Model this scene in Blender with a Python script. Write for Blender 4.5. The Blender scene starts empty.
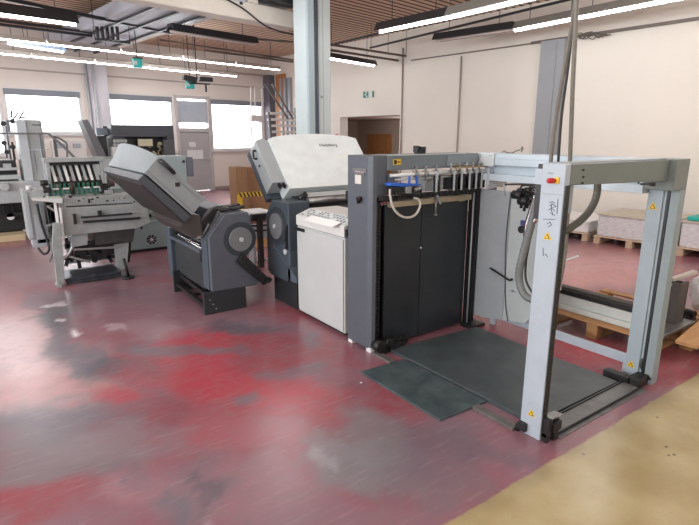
import bpy, bmesh, math, random
from mathutils import Vector, Matrix, noise
random.seed(7)
C = bpy.context.scene.collection
sc = bpy.context.scene

# ---------------------------------------------------------------- camera
F = 517.0; CX = 349.5; CY = 262.5; PITCH = math.radians(13.8); H = 1.75; AZ = math.radians(35.4)
FW = Vector((math.sin(AZ)*math.cos(PITCH), math.cos(AZ)*math.cos(PITCH), -math.sin(PITCH)))
RT = Vector((math.cos(AZ), -math.sin(AZ), 0)); UP = RT.cross(FW)
EYE = Vector((0, 0, H))
cam = bpy.data.cameras.new('camera'); co = bpy.data.objects.new('camera', cam); C.objects.link(co)
cam.sensor_width = 36; cam.lens = 36*F/699; cam.clip_start = .05; cam.clip_end = 200
M = Matrix((RT, UP, -FW)).transposed().to_4x4(); M.translation = EYE; co.matrix_world = M
sc.camera = co

def ray(x, y): return FW*F + RT*(x-CX) - UP*(y-CY)
def gz(x, y, h=0.0):                       # the point of height h seen at a pixel
    d = ray(x, y); return EYE + d*((h-H)/d.z)
def gx(x, y, X0):
    d = ray(x, y); return EYE + d*(X0/d.x)
def gy(x, y, Y0):
    d = ray(x, y); return EYE + d*(Y0/d.y)
def heading(deg):                          # unit vector; 0 = +Y, 90 = +X
    a = math.radians(deg); return Vector((math.sin(a), math.cos(a), 0))

# ---------------------------------------------------------------- materials
MATS = {}
def mat(name, col, rough=.5, metal=0, var=0.0, vscale=8, bump=0.0, bscale=60, emit=0, spec=.5, col2=None, stretch=None, trans=0, coat=0):
    if name in MATS: return MATS[name]
    m = bpy.data.materials.new(name); m.use_nodes = True; nt = m.node_tree; N = nt.nodes; L = nt.links
    b = N['Principled BSDF']
    b.inputs['Base Color'].default_value = (*col, 1); b.inputs['Roughness'].default_value = rough
    b.inputs['Metallic'].default_value = metal; b.inputs['Specular IOR Level'].default_value = spec
    if trans: b.inputs['Transmission Weight'].default_value = trans
    if coat: b.inputs['Coat Weight'].default_value = coat
    if emit:
        b.inputs['Emission Color'].default_value = (*col, 1); b.inputs['Emission Strength'].default_value = emit
    if var or bump or col2:
        tc = N.new('ShaderNodeTexCoord'); mp = N.new('ShaderNodeMapping'); L.new(tc.outputs['Object'], mp.inputs[0])
        if stretch: mp.inputs['Scale'].default_value = stretch
        if var or col2:
            n = N.new('ShaderNodeTexNoise'); n.inputs['Scale'].default_value = vscale; n.inputs['Detail'].default_value = 6
            n.inputs['Roughness'].default_value = .65
            L.new(mp.outputs[0], n.inputs['Vector'])
            mr = N.new('ShaderNodeMapRange'); mr.inputs[1].default_value = .35; mr.inputs[2].default_value = .68
            L.new(n.outputs[0], mr.inputs[0])
            mx = N.new('ShaderNodeMix'); mx.data_type = 'RGBA'
            c2 = col2 if col2 else tuple(c*(1-var) for c in col)
            mx.inputs[6].default_value = (*col, 1); mx.inputs[7].default_value = (*c2, 1)
            L.new(mr.outputs[0], mx.inputs[0]); L.new(mx.outputs[2], b.inputs['Base Color'])
        if bump:
            n2 = N.new('ShaderNodeTexNoise'); n2.inputs['Scale'].default_value = bscale; L.new(mp.outputs[0], n2.inputs['Vector'])
            bp = N.new('ShaderNodeBump'); bp.inputs['Strength'].default_value = bump; bp.inputs['Distance'].default_value = .01
            L.new(n2.outputs[0], bp.inputs['Height']); L.new(bp.outputs[0], b.inputs['Normal'])
    MATS[name] = m; return m

wall_m = mat('wall_plaster', (.76, .69, .64), .85, var=.06, vscale=.7, bump=.15, bscale=90)
wallr_m = mat('wall_right_plaster', (.82, .765, .695), .85, var=.05, vscale=.6, bump=.15, bscale=90)
frame_w = mat('white_paint', (.72, .72, .73), .5, var=.06)
door_m = mat('door_grey_paint', (.42, .40, .41), .5, var=.05, vscale=3)
wood_door = mat('wood_door', (.62, .27, .10), .5, var=.3, vscale=5, stretch=(1, 1, .12))
corr_m = mat('corridor_plaster', (.55, .43, .35), .85, var=.06, vscale=1)
post_m = mat('white_machine_paint', (.42, .48, .55), .42, var=.10, vscale=7, bump=.03)
beam_m = mat('bluegrey_beam_paint', (.36, .43, .48), .4, var=.10, vscale=6)
beamg_m = mat('greygreen_beam_paint', (.165, .19, .18), .45, var=.10, vscale=6)
house_m = mat('slate_grey_paint', (.088, .102, .127), .45, var=.10, vscale=7, bump=.02)
houseb_m = mat('blue_slate_paint', (.065, .085, .11), .42, var=.14, vscale=7, bump=.02)
topb_m = mat('grey_beam_paint', (.16, .195, .22), .42, var=.1, vscale=8)
dark_m = mat('black_rubber_sheet', (.014, .019, .024), .4, var=.35, vscale=3, col2=(.024, .031, .037))
black_m = mat('black_plastic', (.012, .012, .014), .4)
blackr_m = mat('dark_greasy_metal', (.03, .03, .032), .42, metal=.4, var=.5, vscale=30, bump=.3, bscale=80)
chrome_m = mat('chrome', (.75, .75, .76), .2, metal=1)
steel_m = mat('scuffed_steel', (.40, .41, .42), .38, metal=.85, var=.3, vscale=20)
brass_m = mat('beige_bar', (.42, .35, .24), .5, var=.3, vscale=15)
lite_m = mat('light_grey_plastic', (.50, .54, .57), .45, var=.05, vscale=6, bump=.02)
hood_m = mat('light_hood_grey', (.26, .295, .31), .42, var=.10, vscale=5, bump=.02)
whood_m = mat('white_hood_paint', (.88, .97, 1.0), .4, var=.12, vscale=5, bump=.02)
cab_m = mat('cabinet_offwhite', (.50, .52, .52), .5, var=.07, vscale=3, bump=.03)
side_m = mat('side_plate_grey', (.36, .39, .42), .45, var=.12, vscale=4)
side2_m = mat('side_plate_light', (.46, .50, .51), .45, var=.10, vscale=4)
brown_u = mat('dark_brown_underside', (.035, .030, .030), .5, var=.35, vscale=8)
disc_m = mat('disc_grey', (.17, .18, .195), .45, var=.1, vscale=10)
blue_m = mat('blue_plastic', (.02, .12, .55), .4)
hosew_m = mat('white_hose', (.62, .60, .56), .4)
cable_m = mat('grey_brown_cable', (.17, .155, .13), .55, var=.25, vscale=20)
cabled_m = mat('black_cable', (.02, .02, .022), .5)
yellow_m = mat('warning_yellow', (.80, .52, .03), .45)
red_m = mat('signal_red', (.55, .02, .02), .35)
plate_m = mat('dark_steel_plate', (.040, .052, .058), .4, var=0, vscale=4, col2=(.07, .087, .092), bump=.05, bscale=40)
wood_m = mat('pallet_wood', (.50, .27, .12), .75, var=.35, vscale=6, stretch=(1, 1, 4), bump=.2)
card_m = mat('brown_board', (.36, .20, .11), .7, var=.15, vscale=3)
cardg_m = mat('grey_board', (.08, .068, .063), .7, var=.15, vscale=5)
teal_m = mat('teal_plastic', (.02, .45, .38), .5)
paper_m = mat('wrapped_paper', (.84, .84, .88), .35, var=.35, vscale=14, bump=.5, bscale=14, stretch=(1, 1, 5))
paperw_m = mat('white_wrap', (.92, .92, .93), .35, var=.15, vscale=7, bump=.4, bscale=14)
press_m = mat('press_grey', (.38, .41, .41), .45, var=.08, vscale=4)
press2_m = mat('press_light', (.42, .45, .46), .45, var=.08, vscale=4)
oldg_m = mat('old_machine_green_grey', (.28, .315, .32), .5, var=.22, vscale=10, bump=.05)
old2_m = mat('old_machine_light', (.335, .365, .37), .5, var=.22, vscale=12, bump=.05)
green_m = mat('dark_green', (.02, .17, .11), .5, var=.4, vscale=20)
fan_m = mat('teal_grey_cabinet', (.22, .28, .29), .45, var=.07, vscale=4)
pillar_m = mat('pillar_pale_blue', (.42, .52, .56), .5, var=.05, vscale=2)
pillar2_m = mat('pillar_white', (.60, .68, .69), .5, var=.05, vscale=2)
colgrey_m = mat('column_grey', (.33, .34, .36), .6, var=.06, vscale=2)
girder_m = mat('girder_cream', (.66, .60, .53), .6, var=.08, vscale=2)
duct_m = mat('ceiling_beam_grey', (.46, .48, .54), .5, var=.08, vscale=2)
lampb_m = mat('lamp_housing_dark', (.03, .03, .033), .4)
lampg_m = mat('lamp_housing_grey', (.28, .27, .25), .4, metal=.3)
tube_m = mat('fluorescent_tube', (1, .985, .96), .4, emit=16)
tubeoff_m = mat('unlit_tube', (.55, .45, .42), .3)
tubeb_m = mat('bluish_tube', (.45, .6, .85), .4, emit=.3)
sign_m = mat('exit_sign_green', (.02, .45, .40), .4, emit=.1)
signg_m = mat('sign_green', (.01, .22, .12), .4)
drape_m = mat('orange_brown_wood', (.46, .19, .07), .6, var=.1, vscale=4)
shade_m = mat('blind_grey', (.22, .24, .27), .6)
bay_yellow_m = mat('machine_yellow_panel', (.62, .55, .36), .5, var=.3, vscale=14)  # yellowish colour of the fittings in the dark press's bay
silver_m = mat('silver_bag', (.62, .62, .64), .3, var=.2, vscale=10, bump=.8, bscale=14)
stair_m = mat('stair_white', (.66, .62, .60), .6)
ink_m = mat('dark_lettering', (.06, .065, .07), .5)
inkb_m = mat('blue_label', (.06, .06, .20), .5)
glass_m = bpy.data.materials.new('window_glass'); glass_m.use_nodes = True
_n = glass_m.node_tree.nodes; _l = glass_m.node_tree.links; _n.clear()
_o = _n.new('ShaderNodeOutputMaterial'); _t = _n.new('ShaderNodeBsdfTransparent'); _g = _n.new('ShaderNodeBsdfGlossy'); _mx = _n.new('ShaderNodeMixShader')
_g.inputs['Roughness'].default_value = .02; _mx.inputs[0].default_value = .06
_l.new(_t.outputs[0], _mx.inputs[1]); _l.new(_g.outputs[0], _mx.inputs[2]); _l.new(_mx.outputs[0], _o.inputs[0])

def ceiling_material():
    m = bpy.data.materials.new('slatted_wood_ceiling'); m.use_nodes = True; N = m.node_tree.nodes; L = m.node_tree.links
    b = N['Principled BSDF']; b.inputs['Roughness'].default_value = .7
    tc = N.new('ShaderNodeTexCoord'); mp = N.new('ShaderNodeMapping'); L.new(tc.outputs['Object'], mp.inputs[0])
    mp.inputs['Rotation'].default_value = (0, 0, math.radians(-9.7))
    w = N.new('ShaderNodeTexWave'); w.wave_type = 'BANDS'; w.bands_direction = 'Y'; w.inputs['Scale'].default_value = 1.7; w.inputs['Distortion'].default_value = 0
    L.new(mp.outputs[0], w.inputs[0])
    r = N.new('ShaderNodeValToRGB'); e = r.color_ramp.elements
    e[0].position = .22; e[0].color = (.10, .065, .05, 1); e[1].position = .45; e[1].color = (.78, .53, .37, 1)
    L.new(w.outputs['Fac'], r.inputs[0])
    n = N.new('ShaderNodeTexNoise'); n.inputs['Scale'].default_value = 3; mp2 = N.new('ShaderNodeMapping'); mp2.inputs['Scale'].default_value = (.3, 4, 1)
    L.new(mp.outputs[0], mp2.inputs[0]); L.new(mp2.outputs[0], n.inputs[0])
    mx = N.new('ShaderNodeMix'); mx.data_type = 'RGBA'; mx.blend_type = 'MULTIPLY'; mx.inputs[0].default_value = .25
    L.new(r.outputs[0], mx.inputs[6]); L.new(n.outputs['Color'], mx.inputs[7]); L.new(mx.outputs[2], b.inputs['Base Color'])
    bp = N.new('ShaderNodeBump'); bp.inputs['Strength'].default_value = .6; bp.inputs['Distance'].default_value = .03
    L.new(w.outputs['Fac'], bp.inputs['Height']); L.new(bp.outputs[0], b.inputs['Normal'])
    return m

# ---------------------------------------------------------------- mesh helpers
WM = {}                                    # world matrices of things, by name
class MB:
    def __init__(s): s.v = []; s.f = []; s.smooth = set()
    def add(s, vs, fs, sm=False):
        o = len(s.v); s.v += [Vector(p) for p in vs]
        for f in fs:
            if sm: s.smooth.add(len(s.f))
            s.f.append(tuple(o+i for i in f))
        return s
    def box(s, x0, x1, y0, y1, z0, z1, R=None):
        if x0 > x1: x0, x1 = x1, x0
        if y0 > y1: y0, y1 = y1, y0
        if z0 > z1: z0, z1 = z1, z0
        vs = [Vector((x, y, z)) for x in (x0, x1) for y in (y0, y1) for z in (z0, z1)]
        if R is not None: vs = [R @ v for v in vs]
        return s.add(vs, [(0, 1, 3, 2), (4, 6, 7, 5), (0, 4, 5, 1), (2, 3, 7, 6), (0, 2, 6, 4), (1, 5, 7, 3)])
    def prism(s, pts, axis, a, b):         # polygon in the plane across AXIS, extruded from a to b
        def P(u, v, w): return {'x': (w, u, v), 'y': (u, w, v), 'z': (u, v, w)}[axis]
        n = len(pts); vs = [P(u, v, a) for u, v in pts] + [P(u, v, b) for u, v in pts]
        fs = [tuple(range(n)), tuple(range(2*n-1, n-1, -1))] + [(i, i+n, (i+1) % n+n, (i+1) % n) for i in range(n)]
        return s.add(vs, fs)
    def bar(s, p, q, w, h, up=(0, 0, 1)):  # rectangular bar between two points
        p = Vector(p); q = Vector(q); d = (q-p).normalized(); u = Vector(up)
        if abs(d.dot(u)) > .99: u = Vector((1, 0, 0))
        r = d.cross(u).normalized(); t = r.cross(d)
        vs = [c + r*a*w/2 + t*b*h/2 for c in (p, q) for a, b in ((-1, -1), (1, -1), (1, 1), (-1, 1))]
        return s.add(vs, [(3, 2, 1, 0), (4, 5, 6, 7), (0, 1, 5, 4), (1, 2, 6, 5), (2, 3, 7, 6), (3, 0, 4, 7)])
    def cyl(s, p, q, r, n=16, r2=None):
        p = Vector(p); q = Vector(q); d = (q-p).normalized(); r2 = r if r2 is None else r2
        u = Vector((0, 0, 1)) if abs(d.z) < .9 else Vector((1, 0, 0)); a = d.cross(u).normalized(); b = d.cross(a)
        vs = [c + (a*math.cos(2*math.pi*i/n)+b*math.sin(2*math.pi*i/n))*rr for c, rr in ((p, r), (q, r2)) for i in range(n)]
        o = len(s.v)
        s.add(vs, [(i, (i+1) % n, (i+1) % n+n, i+n) for i in range(n)], True)
        s.f.append(tuple(o+i for i in range(n-1, -1, -1))); s.f.append(tuple(o+n+i for i in range(n)))
        return s
    def ring(s, c, ax, r0, r1, t, n=28):   # annulus of thickness t along ax
        c = Vector(c); d = Vector(ax).normalized(); u = Vector((0, 0, 1)) if abs(d.z) < .9 else Vector((1, 0, 0)); a = d.cross(u).normalized(); b = d.cross(a)
        vs = []
        for i in range(n):
            e = a*math.cos(2*math.pi*i/n)+b*math.sin(2*math.pi*i/n)
            vs += [c+e*r0, c+e*r1, c+e*r1+d*t, c+e*r0+d*t]
        fs = []
        for i in range(n):
            j = (i+1) % n
            for k in range(4):
                fs.append((4*i+k, 4*i+(k+1) % 4, 4*j+(k+1) % 4, 4*j+k))
        return s.add(vs, fs, False)
    def tube(s, pts, r, n=10, rough=0.0, sub=6):
        P = [Vector(p) for p in pts]
        if len(P) > 2:                     # smooth path through the points
            Q = []
            for i in range(len(P)-1):
                p0 = P[max(i-1, 0)]; p1 = P[i]; p2 = P[i+1]; p3 = P[min(i+2, len(P)-1)]
                for k in range(sub):
                    t = k/sub; Q.append(.5*((2*p1)+(p2-p0)*t+(2*p0-5*p1+4*p2-p3)*t*t+(3*p1-p0-3*p2+p3)*t**3))
            Q.append(P[-1]); P = Q
        o = len(s.v); prev = None; vs = []
        for i, p in enumerate(P):
            d = (P[min(i+1, len(P)-1)]-P[max(i-1, 0)]).normalized()
            if prev is None:
                u = Vector((0, 0, 1)) if abs(d.z) < .9 else Vector((1, 0, 0)); a = d.cross(u).normalized()
            else: a = (prev-d*prev.dot(d)).normalized()
            prev = a; b = d.cross(a); rr = r*(1+rough*(1 if i % 2 else -1))
            vs += [p+(a*math.cos(2*math.pi*k/n)+b*math.sin(2*math.pi*k/n))*rr for k in range(n)]
        fs = [(i*n+k, i*n+(k+1) % n, (i+1)*n+(k+1) % n, (i+1)*n+k) for i in range(len(P)-1) for k in range(n)]
        s.add(vs, fs, True); m = len(P)-1
        s.f.append(tuple(o+k for k in range(n-1, -1, -1))); s.f.append(tuple(o+m*n+k for k in range(n)))
        return s
    def build(s, name, m, parent=None, bevel=0.0, local=False, seg=2):
        me = bpy.data.meshes.new(name)
        if parent is not None:
            W = WM[parent.name]; inv = W.inverted()
            vs = s.v if local else [inv @ v for v in s.v]; base = Matrix()
        else:
            W = None
            lo = Vector((min(v[i] for v in s.v) for i in range(3))); hi = Vector((max(v[i] for v in s.v) for i in range(3)))
            o0 = Vector(((lo.x+hi.x)/2, (lo.y+hi.y)/2, lo.z)); vs = [v-o0 for v in s.v]
        me.from_pydata([tuple(v) for v in vs], [], s.f)
        bm = bmesh.new(); bm.from_mesh(me); bmesh.ops.recalc_face_normals(bm, faces=bm.faces)
        bm.to_mesh(me); bm.free()
        for i in s.smooth:
            if i < len(me.polygons): me.polygons[i].use_smooth = True
        o = bpy.data.objects.new(name, me); C.objects.link(o)
        if m is not None: me.materials.append(m)
        if parent is None: o.location = o0; WM[o.name] = Matrix.Translation(o0)
        else: o.parent = parent; WM[o.name] = W
        if bevel:
            b = o.modifiers.new('bevel', 'BEVEL'); b.width = bevel; b.segments = seg; b.limit_method = 'ANGLE'; b.angle_limit = math.radians(40)
            b.harden_normals = False
        return o
def tag(o, label, cat, group=None):
    o['label'] = label; o['category'] = cat
    if group: o['group'] = group
    return o
def struct(o): o['kind'] = 'structure'; return o
def thing(name, loc, label, cat, group=None, rz=0):
    o = bpy.data.objects.new(name, None); C.objects.link(o); o.empty_display_size = .1
    o.location = loc; o.rotation_euler = (0, 0, rz)
    WM[o.name] = Matrix.Translation(Vector(loc)) @ Matrix.Rotation(rz, 4, 'Z')
    return tag(o, label, cat, group)
def lab(o, s): o['label'] = s; return o
def clone(src, loc, rz, label=None, group=None):
    r = src.copy(); C.objects.link(r); r.location = loc; r.rotation_euler = (0, 0, rz)
    if label: r['label'] = label
    if group: r['group'] = group
    WM[r.name] = Matrix.Translation(Vector(loc)) @ Matrix.Rotation(rz, 4, 'Z')
    for ch in list(src.children):
        c = ch.copy(); C.objects.link(c); c.parent = r; WM[c.name] = WM[r.name]
        for g in list(ch.children):
            d = g.copy(); C.objects.link(d); d.parent = c; WM[d.name] = WM[r.name]
    return r
def text(name, s, size, origin, xdir, ydir, m, parent, depth=.001):
    cu = bpy.data.curves.new('tmp_text', 'FONT'); cu.body = s; cu.size = size; cu.extrude = depth; cu.align_x = 'CENTER'; cu.align_y = 'CENTER'
    t = bpy.data.objects.new('tmp_text', cu); C.objects.link(t)
    me = bpy.data.meshes.new_from_object(t.evaluated_get(bpy.context.evaluated_depsgraph_get()))
    bpy.data.objects.remove(t)
    xd = Vector(xdir).normalized(); yd = Vector(ydir).normalized(); zd = xd.cross(yd)
    R = Matrix((xd, yd, zd)).transposed().to_4x4(); R.translation = Vector(origin)
    me.transform(WM[parent.name].inverted() @ R); me.materials.clear(); me.materials.append(m)
    o = bpy.data.objects.new(name, me); C.objects.link(o); o.parent = parent; WM[o.name] = WM[parent.name]; return o
def rect(m, name, pts4, th, mt, parent, bevel=0):   # a thin plate through four points
    a, b, c, d = [Vector(p) for p in pts4]; n = (b-a).cross(d-a).normalized()*th
    mb = MB(); mb.add([a, b, c, d, a+n, b+n, c+n, d+n], [(0, 3, 2, 1), (4, 5, 6, 7), (0, 1, 5, 4), (1, 2, 6, 5), (2, 3, 7, 6), (3, 0, 4, 7)])
    return mb.build(name, mt, parent, bevel)

# ================================================================ THE ROOM
CEIL = 4.3
# ---- floor: painted concrete, red with grey wear; a beige coat in front of the line y = 1.40
def smooth(t): t = max(0, min(1, t)); return t*t*(3-2*t)
RED = (.24, .048, .055); PINK = (.42, .21, .20); MAUVE = (.235, .115, .13); GREY = (.118, .122, .138); DGREY = (.07, .075, .088)
PALE_SHEEN = (.50, .33, .31); BRED = (.36, .045, .056); DRED = (.20, .035, .042)
# patches of paint, wear and painted-in reflections: pixel centre, radii in the picture, colour, strength
BLOBS = [
 (30, 345, 75, 50, PALE_SHEEN, .85), (20, 395, 70, 25, PALE_SHEEN, .6), (20, 290, 70, 28, PINK, .5), (30, 262, 60, 18, (.36,.27,.26), .7), (100, 300, 60, 16, DGREY, .45),  # pale patches: lighter floor with the windows' glossy reflection painted in
 (50, 300, 22, 26, GREY, .5), (60, 335, 22, 34, GREY, .8), (85, 365, 24, 26, GREY, .8), (130, 368, 48, 9, DGREY, .8), (62, 318, 25, 14, (.09,.11,.11), .6),
 (115, 320, 50, 34, MAUVE, .8), (105, 335, 30, 9, RED, .35), (165, 300, 40, 30, MAUVE, .6), (160, 330, 50, 12, (.30,.19,.20), .7),
 (52, 287, 20, 6, BRED, .4), (110, 395, 35, 8, BRED, .8), (55, 388, 70, 10, PINK, .6),
 (215, 350, 50, 30, BRED, .9), (225, 385, 55, 24, BRED, .95), (170, 372, 50, 18, BRED, .45), (285, 385, 40, 30, BRED, .8), (265, 350, 40, 26, RED, .8),
 (330, 350, 30, 26, RED, .8), (310, 400, 35, 22, BRED, .7), (330, 410, 40, 22, RED, .6), (190, 352, 70, 5, GREY, .65), (300, 340, 14, 10, GREY, .5), (295, 372, 38, 6, GREY, .6),
 (240, 327, 46, 7, DGREY, .7), (255, 395, 14, 5, GREY, .5), (380, 390, 26, 7, RED, .5),
 (50, 420, 70, 26, GREY, .75), (60, 455, 90, 28, (.15,.14,.145), .8), (125, 440, 60, 22, (.20,.16,.165), .7), (20, 500, 45, 22, RED, .7), (-20, 505, 55, 30, RED, .5), (150, 490, 70, 22, (.30,.16,.175), .7),
 (215, 480, 90, 30, (.25,.13,.14), .7), (140, 475, 20, 14, GREY, .3), (175, 505, 30, 16, GREY, .5), (210, 470, 24, 40, GREY, .35), (230, 430, 60, 24, (.33,.10,.11), .6),
 (370, 430, 50, 26, (.17,.16,.16), .8), (370, 465, 60, 34, (.18,.17,.17), .85), (330, 440, 40, 10, (.20,.19,.19), .6), (440, 450, 60, 30, (.145,.11,.125), .8), (430, 490, 60, 26, (.17,.12,.13), .7), (380, 505, 40, 14, RED, .25),
 (290, 500, 60, 18, (.24,.13,.14), .5), (500, 455, 40, 16, (.14,.09,.105), .7), (590, 405, 40, 16, (.29,.11,.125), .8), (560, 432, 40, 12, (.20,.10,.11), .7),
 (560, 355, 60, 22, BRED, .6), (600, 350, 50, 12, BRED, .75), (675, 365, 50, 25, (.30,.06,.065), .8), (600, 262, 80, 22, (.56, .27, .25), .9), (600, 250, 60, 8, (.30,.12,.11), .5), (600, 280, 60, 10, (.52,.20,.18), .7), (690, 250, 40, 20, DRED, .5),
 (64, 319, 4, 2.5, (.75, .68, .66), .9), (76, 333, 6, 2.5, (.75, .68, .66), .9), (54, 306, 4, 2, (.7, .62, .6), .7), (115, 326, 9, 4, (.5, .40, .41), .6), (75, 482, 7, 1.5, (.6, .5, .4), .6), (20, 481, 12, 1.5, (.6, .5, .4), .6), (215, 514, 12, 5, (.55, .45, .48), .6), (330, 452, 16, 6, (.30, .29, .29), .7), (245, 400, 16, 5, GREY, .7), (215, 484, 8, 22, DGREY, .5), (180, 500, 14, 20, GREY, .5), (125, 482, 6, 5, GREY, .8), (365, 388, 14, 5, (.16, .06, .07), .7),
 (500, 400, 22, 12, (.25,.10,.115), .6), (222, 200, 20, 12, (.5,.30,.30), .6), (170, 262, 60, 14, MAUVE, .5), (275, 270, 14, 20, (.32,.16,.16), .7),  # the pale pink patch by the back wall paints in a bright reflection
]
def floor_mesh():
    WB = []
    for bx, by, rx, ry, col, s in BLOBS:
        c = gz(bx, by); a = gz(bx+rx, by)-c; b = gz(bx, by+ry)-c
        det = a.x*b.y-a.y*b.x; WB.append((c.x, c.y, a, b, det, col, s))
    def line(lo, hi, fine0, fine1, st, coarse):
        out = []; v = lo
        while v < hi:
            out.append(v); v += st if fine0 <= v < fine1 else coarse
        out.append(hi); return out
    xs = line(-6, 16, -1.0, 5.4, .04, .4); ys = line(-6, 20, 1.0, 7.4, .04, .4)
    nx, ny = len(xs), len(ys)
    vs = [(x, y, 0) for y in ys for x in xs]
    fs = [(j*nx+i, j*nx+i+1, (j+1)*nx+i+1, (j+1)*nx+i) for j in range(ny-1) for i in range(nx-1)]
    me = bpy.data.meshes.new('floor'); me.from_pydata(vs, [], fs)
    at = me.color_attributes.new('paint', 'FLOAT_COLOR', 'POINT')
    for k, (x, y, _) in enumerate(vs):
        n = noise.fractal(Vector((x*.9, y*.9, 0)), 1, 2, 4); n2 = noise.noise(Vector((x*.5+9, y*.5, 3)))
        t = smooth(.5+.9*n)
        c = [MAUVE[i]*(1-t)+RED[i]*t for i in range(3)]
        t2 = smooth(.35+.9*n2-.3*n); c = [c[i]*(1-.4*t2)+GREY[i]*.4*t2 for i in range(3)]
        wx = x+.15*noise.noise(Vector((x*2.2, y*2.2, 1)))+.10*noise.noise(Vector((x*6, y*6, 1)))+.05*noise.noise(Vector((x*15, y*15, 1))); wy = y+.15*noise.noise(Vector((x*2.2, y*2.2, 7)))+.10*noise.noise(Vector((x*6, y*6, 4)))+.05*noise.noise(Vector((x*15, y*15, 4)))
        for cx, cy, a, b, det, col, s in WB:
            dx = wx-cx; dy = wy-cy
            if abs(dx)+abs(dy) > 6: continue
            u = (dx*b.y-dy*b.x)/det; v = (a.x*dy-a.y*dx)/det; d = math.sqrt(u*u+v*v)
            if d < 1.35:
                w = s*smooth((1.35-d)/.8); c = [c[i]*(1-w)+col[i]*w for i in range(3)]
        c = [c[0]*1.14+.008, c[1]*1.16+.010, c[2]*1.28+.014]
        at.data[k].color = (*c, 1)
    o = bpy.data.objects.new('floor', me); C.objects.link(o); struct(o)
    m = bpy.data.materials.new('painted_floor'); m.use_nodes = True; N = m.node_tree.nodes; L = m.node_tree.links; b = N['Principled BSDF']
    ca = N.new('ShaderNodeVertexColor'); ca.layer_name = 'paint'
    tc = N.new('ShaderNodeTexCoord'); sep = N.new('ShaderNodeSeparateXYZ'); L.new(tc.outputs['Object'], sep.inputs[0])
    # fine wear
    n1 = N.new('ShaderNodeTexNoise'); n1.inputs['Scale'].default_value = 7; n1.inputs['Detail'].default_value = 9; n1.inputs['Roughness'].default_value = .7; n1.inputs['Distortion'].default_value = .6
    L.new(tc.outputs['Object'], n1.inputs[0])
    r1 = N.new('ShaderNodeMapRange'); r1.inputs[1].default_value = .47; r1.inputs[2].default_value = .62; r1.inputs[4].default_value = .24; L.new(n1.outputs[0], r1.inputs[0])
    mx1 = N.new('ShaderNodeMix'); mx1.data_type = 'RGBA'; mx1.inputs[7].default_value = (.21, .175, .185, 1); L.new(r1.outputs[0], mx1.inputs[0]); L.new(ca.outputs[0], mx1.inputs[6])
    mp = N.new('ShaderNodeMapping'); mp.inputs['Rotation'].default_value = (0, 0, .55); mp.inputs['Scale'].default_value = (1.6, 14, 1); L.new(tc.outputs['Object'], mp.inputs[0])
    n2 = N.new('ShaderNodeTexNoise'); n2.inputs['Scale'].default_value = 2.4; n2.inputs['Detail'].default_value = 8; n2.inputs['Roughness'].default_value = .7; L.new(mp.outputs[0], n2.inputs[0])
    r2 = N.new('ShaderNodeMapRange'); r2.inputs[1].default_value = .55; r2.inputs[2].default_value = .75; r2.inputs[4].default_value = .30; L.new(n2.outputs[0], r2.inputs[0])
    mx2 = N.new('ShaderNodeMix'); mx2.data_type = 'RGBA'; mx2.inputs[7].default_value = (.50, .40, .40, 1); L.new(r2.outputs[0], mx2.inputs[0]); L.new(mx1.outputs[2], mx2.inputs[6])
    # beige coat
    n3 = N.new('ShaderNodeTexNoise'); n3.inputs['Scale'].default_value = 3.2; n3.inputs['Detail'].default_value = 8; L.new(tc.outputs['Object'], n3.inputs[0])
    rb = N.new('ShaderNodeValToRGB'); e = rb.color_ramp.elements; e[0].position = .35; e[0].color = (.50, .415, .235, 1); e[1].position = .65; e[1].color = (.40, .315, .155, 1); L.new(n3.outputs[0], rb.inputs[0])
    n4 = N.new('ShaderNodeTexNoise'); n4.inputs['Scale'].default_value = 22; n4.inputs['Detail'].default_value = 5; L.new(mp.outputs[0], n4.inputs[0])
    r4 = N.new('ShaderNodeMapRange'); r4.inputs[1].default_value = .64; r4.inputs[2].default_value = .72; r4.inputs[4].default_value = .55; L.new(n4.outputs[0], r4.inputs[0])
    mb = N.new('ShaderNodeMix'); mb.data_type = 'RGBA'; mb.inputs[7].default_value = (.10, .075, .05, 1); L.new(r4.outputs[0], mb.inputs[0]); L.new(rb.outputs[0], mb.inputs[6])
    vo = N.new('ShaderNodeTexVoronoi'); vo.inputs['Scale'].default_value = 7; L.new(tc.outputs['Object'], vo.inputs[0])
    rv = N.new('ShaderNodeMapRange'); rv.inputs[1].default_value = .075; rv.inputs[2].default_value = .05; rv.inputs[4].default_value = .75; L.new(vo.outputs['Distance'], rv.inputs[0])
    mv = N.new('ShaderNodeMix'); mv.data_type = 'RGBA'; mv.inputs[7].default_value = (.05, .04, .035, 1); L.new(rv.outputs[0], mv.inputs[0]); L.new(mb.outputs[2], mv.inputs[6])
    # the edge of the beige coat, a little ragged
    ne = N.new('ShaderNodeMath'); ne.operation = 'MULTIPLY_ADD'; ne.inputs[1].default_value = .05; L.new(n1.outputs[0], ne.inputs[0]); L.new(sep.outputs['Y'], ne.inputs[2])
    re = N.new('ShaderNodeMapRange'); re.inputs[1].default_value = 1.435; re.inputs[2].default_value = 1.42; L.new(ne.outputs[0], re.inputs[0])
    rd = N.new('ShaderNodeMapRange'); rd.inputs[1].default_value = 1.30; rd.inputs[2].default_value = 1.42; rd.inputs[4].default_value = .55; L.new(ne.outputs[0], rd.inputs[0])
    md = N.new('ShaderNodeMix'); md.data_type = 'RGBA'; md.inputs[7].default_value = (.17, .14, .10, 1)
    nd = N.new('ShaderNodeMath'); nd.operation = 'MULTIPLY'; L.new(rd.outputs[0], nd.inputs[0]); L.new(n3.outputs[0], nd.inputs[1]); L.new(nd.outputs[0], md.inputs[0]); L.new(mv.outputs[2], md.inputs[6])
    mz = N.new('ShaderNodeMix'); mz.data_type = 'RGBA'; L.new(re.outputs[0], mz.inputs[0]); L.new(mx2.outputs[2], mz.inputs[6]); L.new(md.outputs[2], mz.inputs[7])
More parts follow.
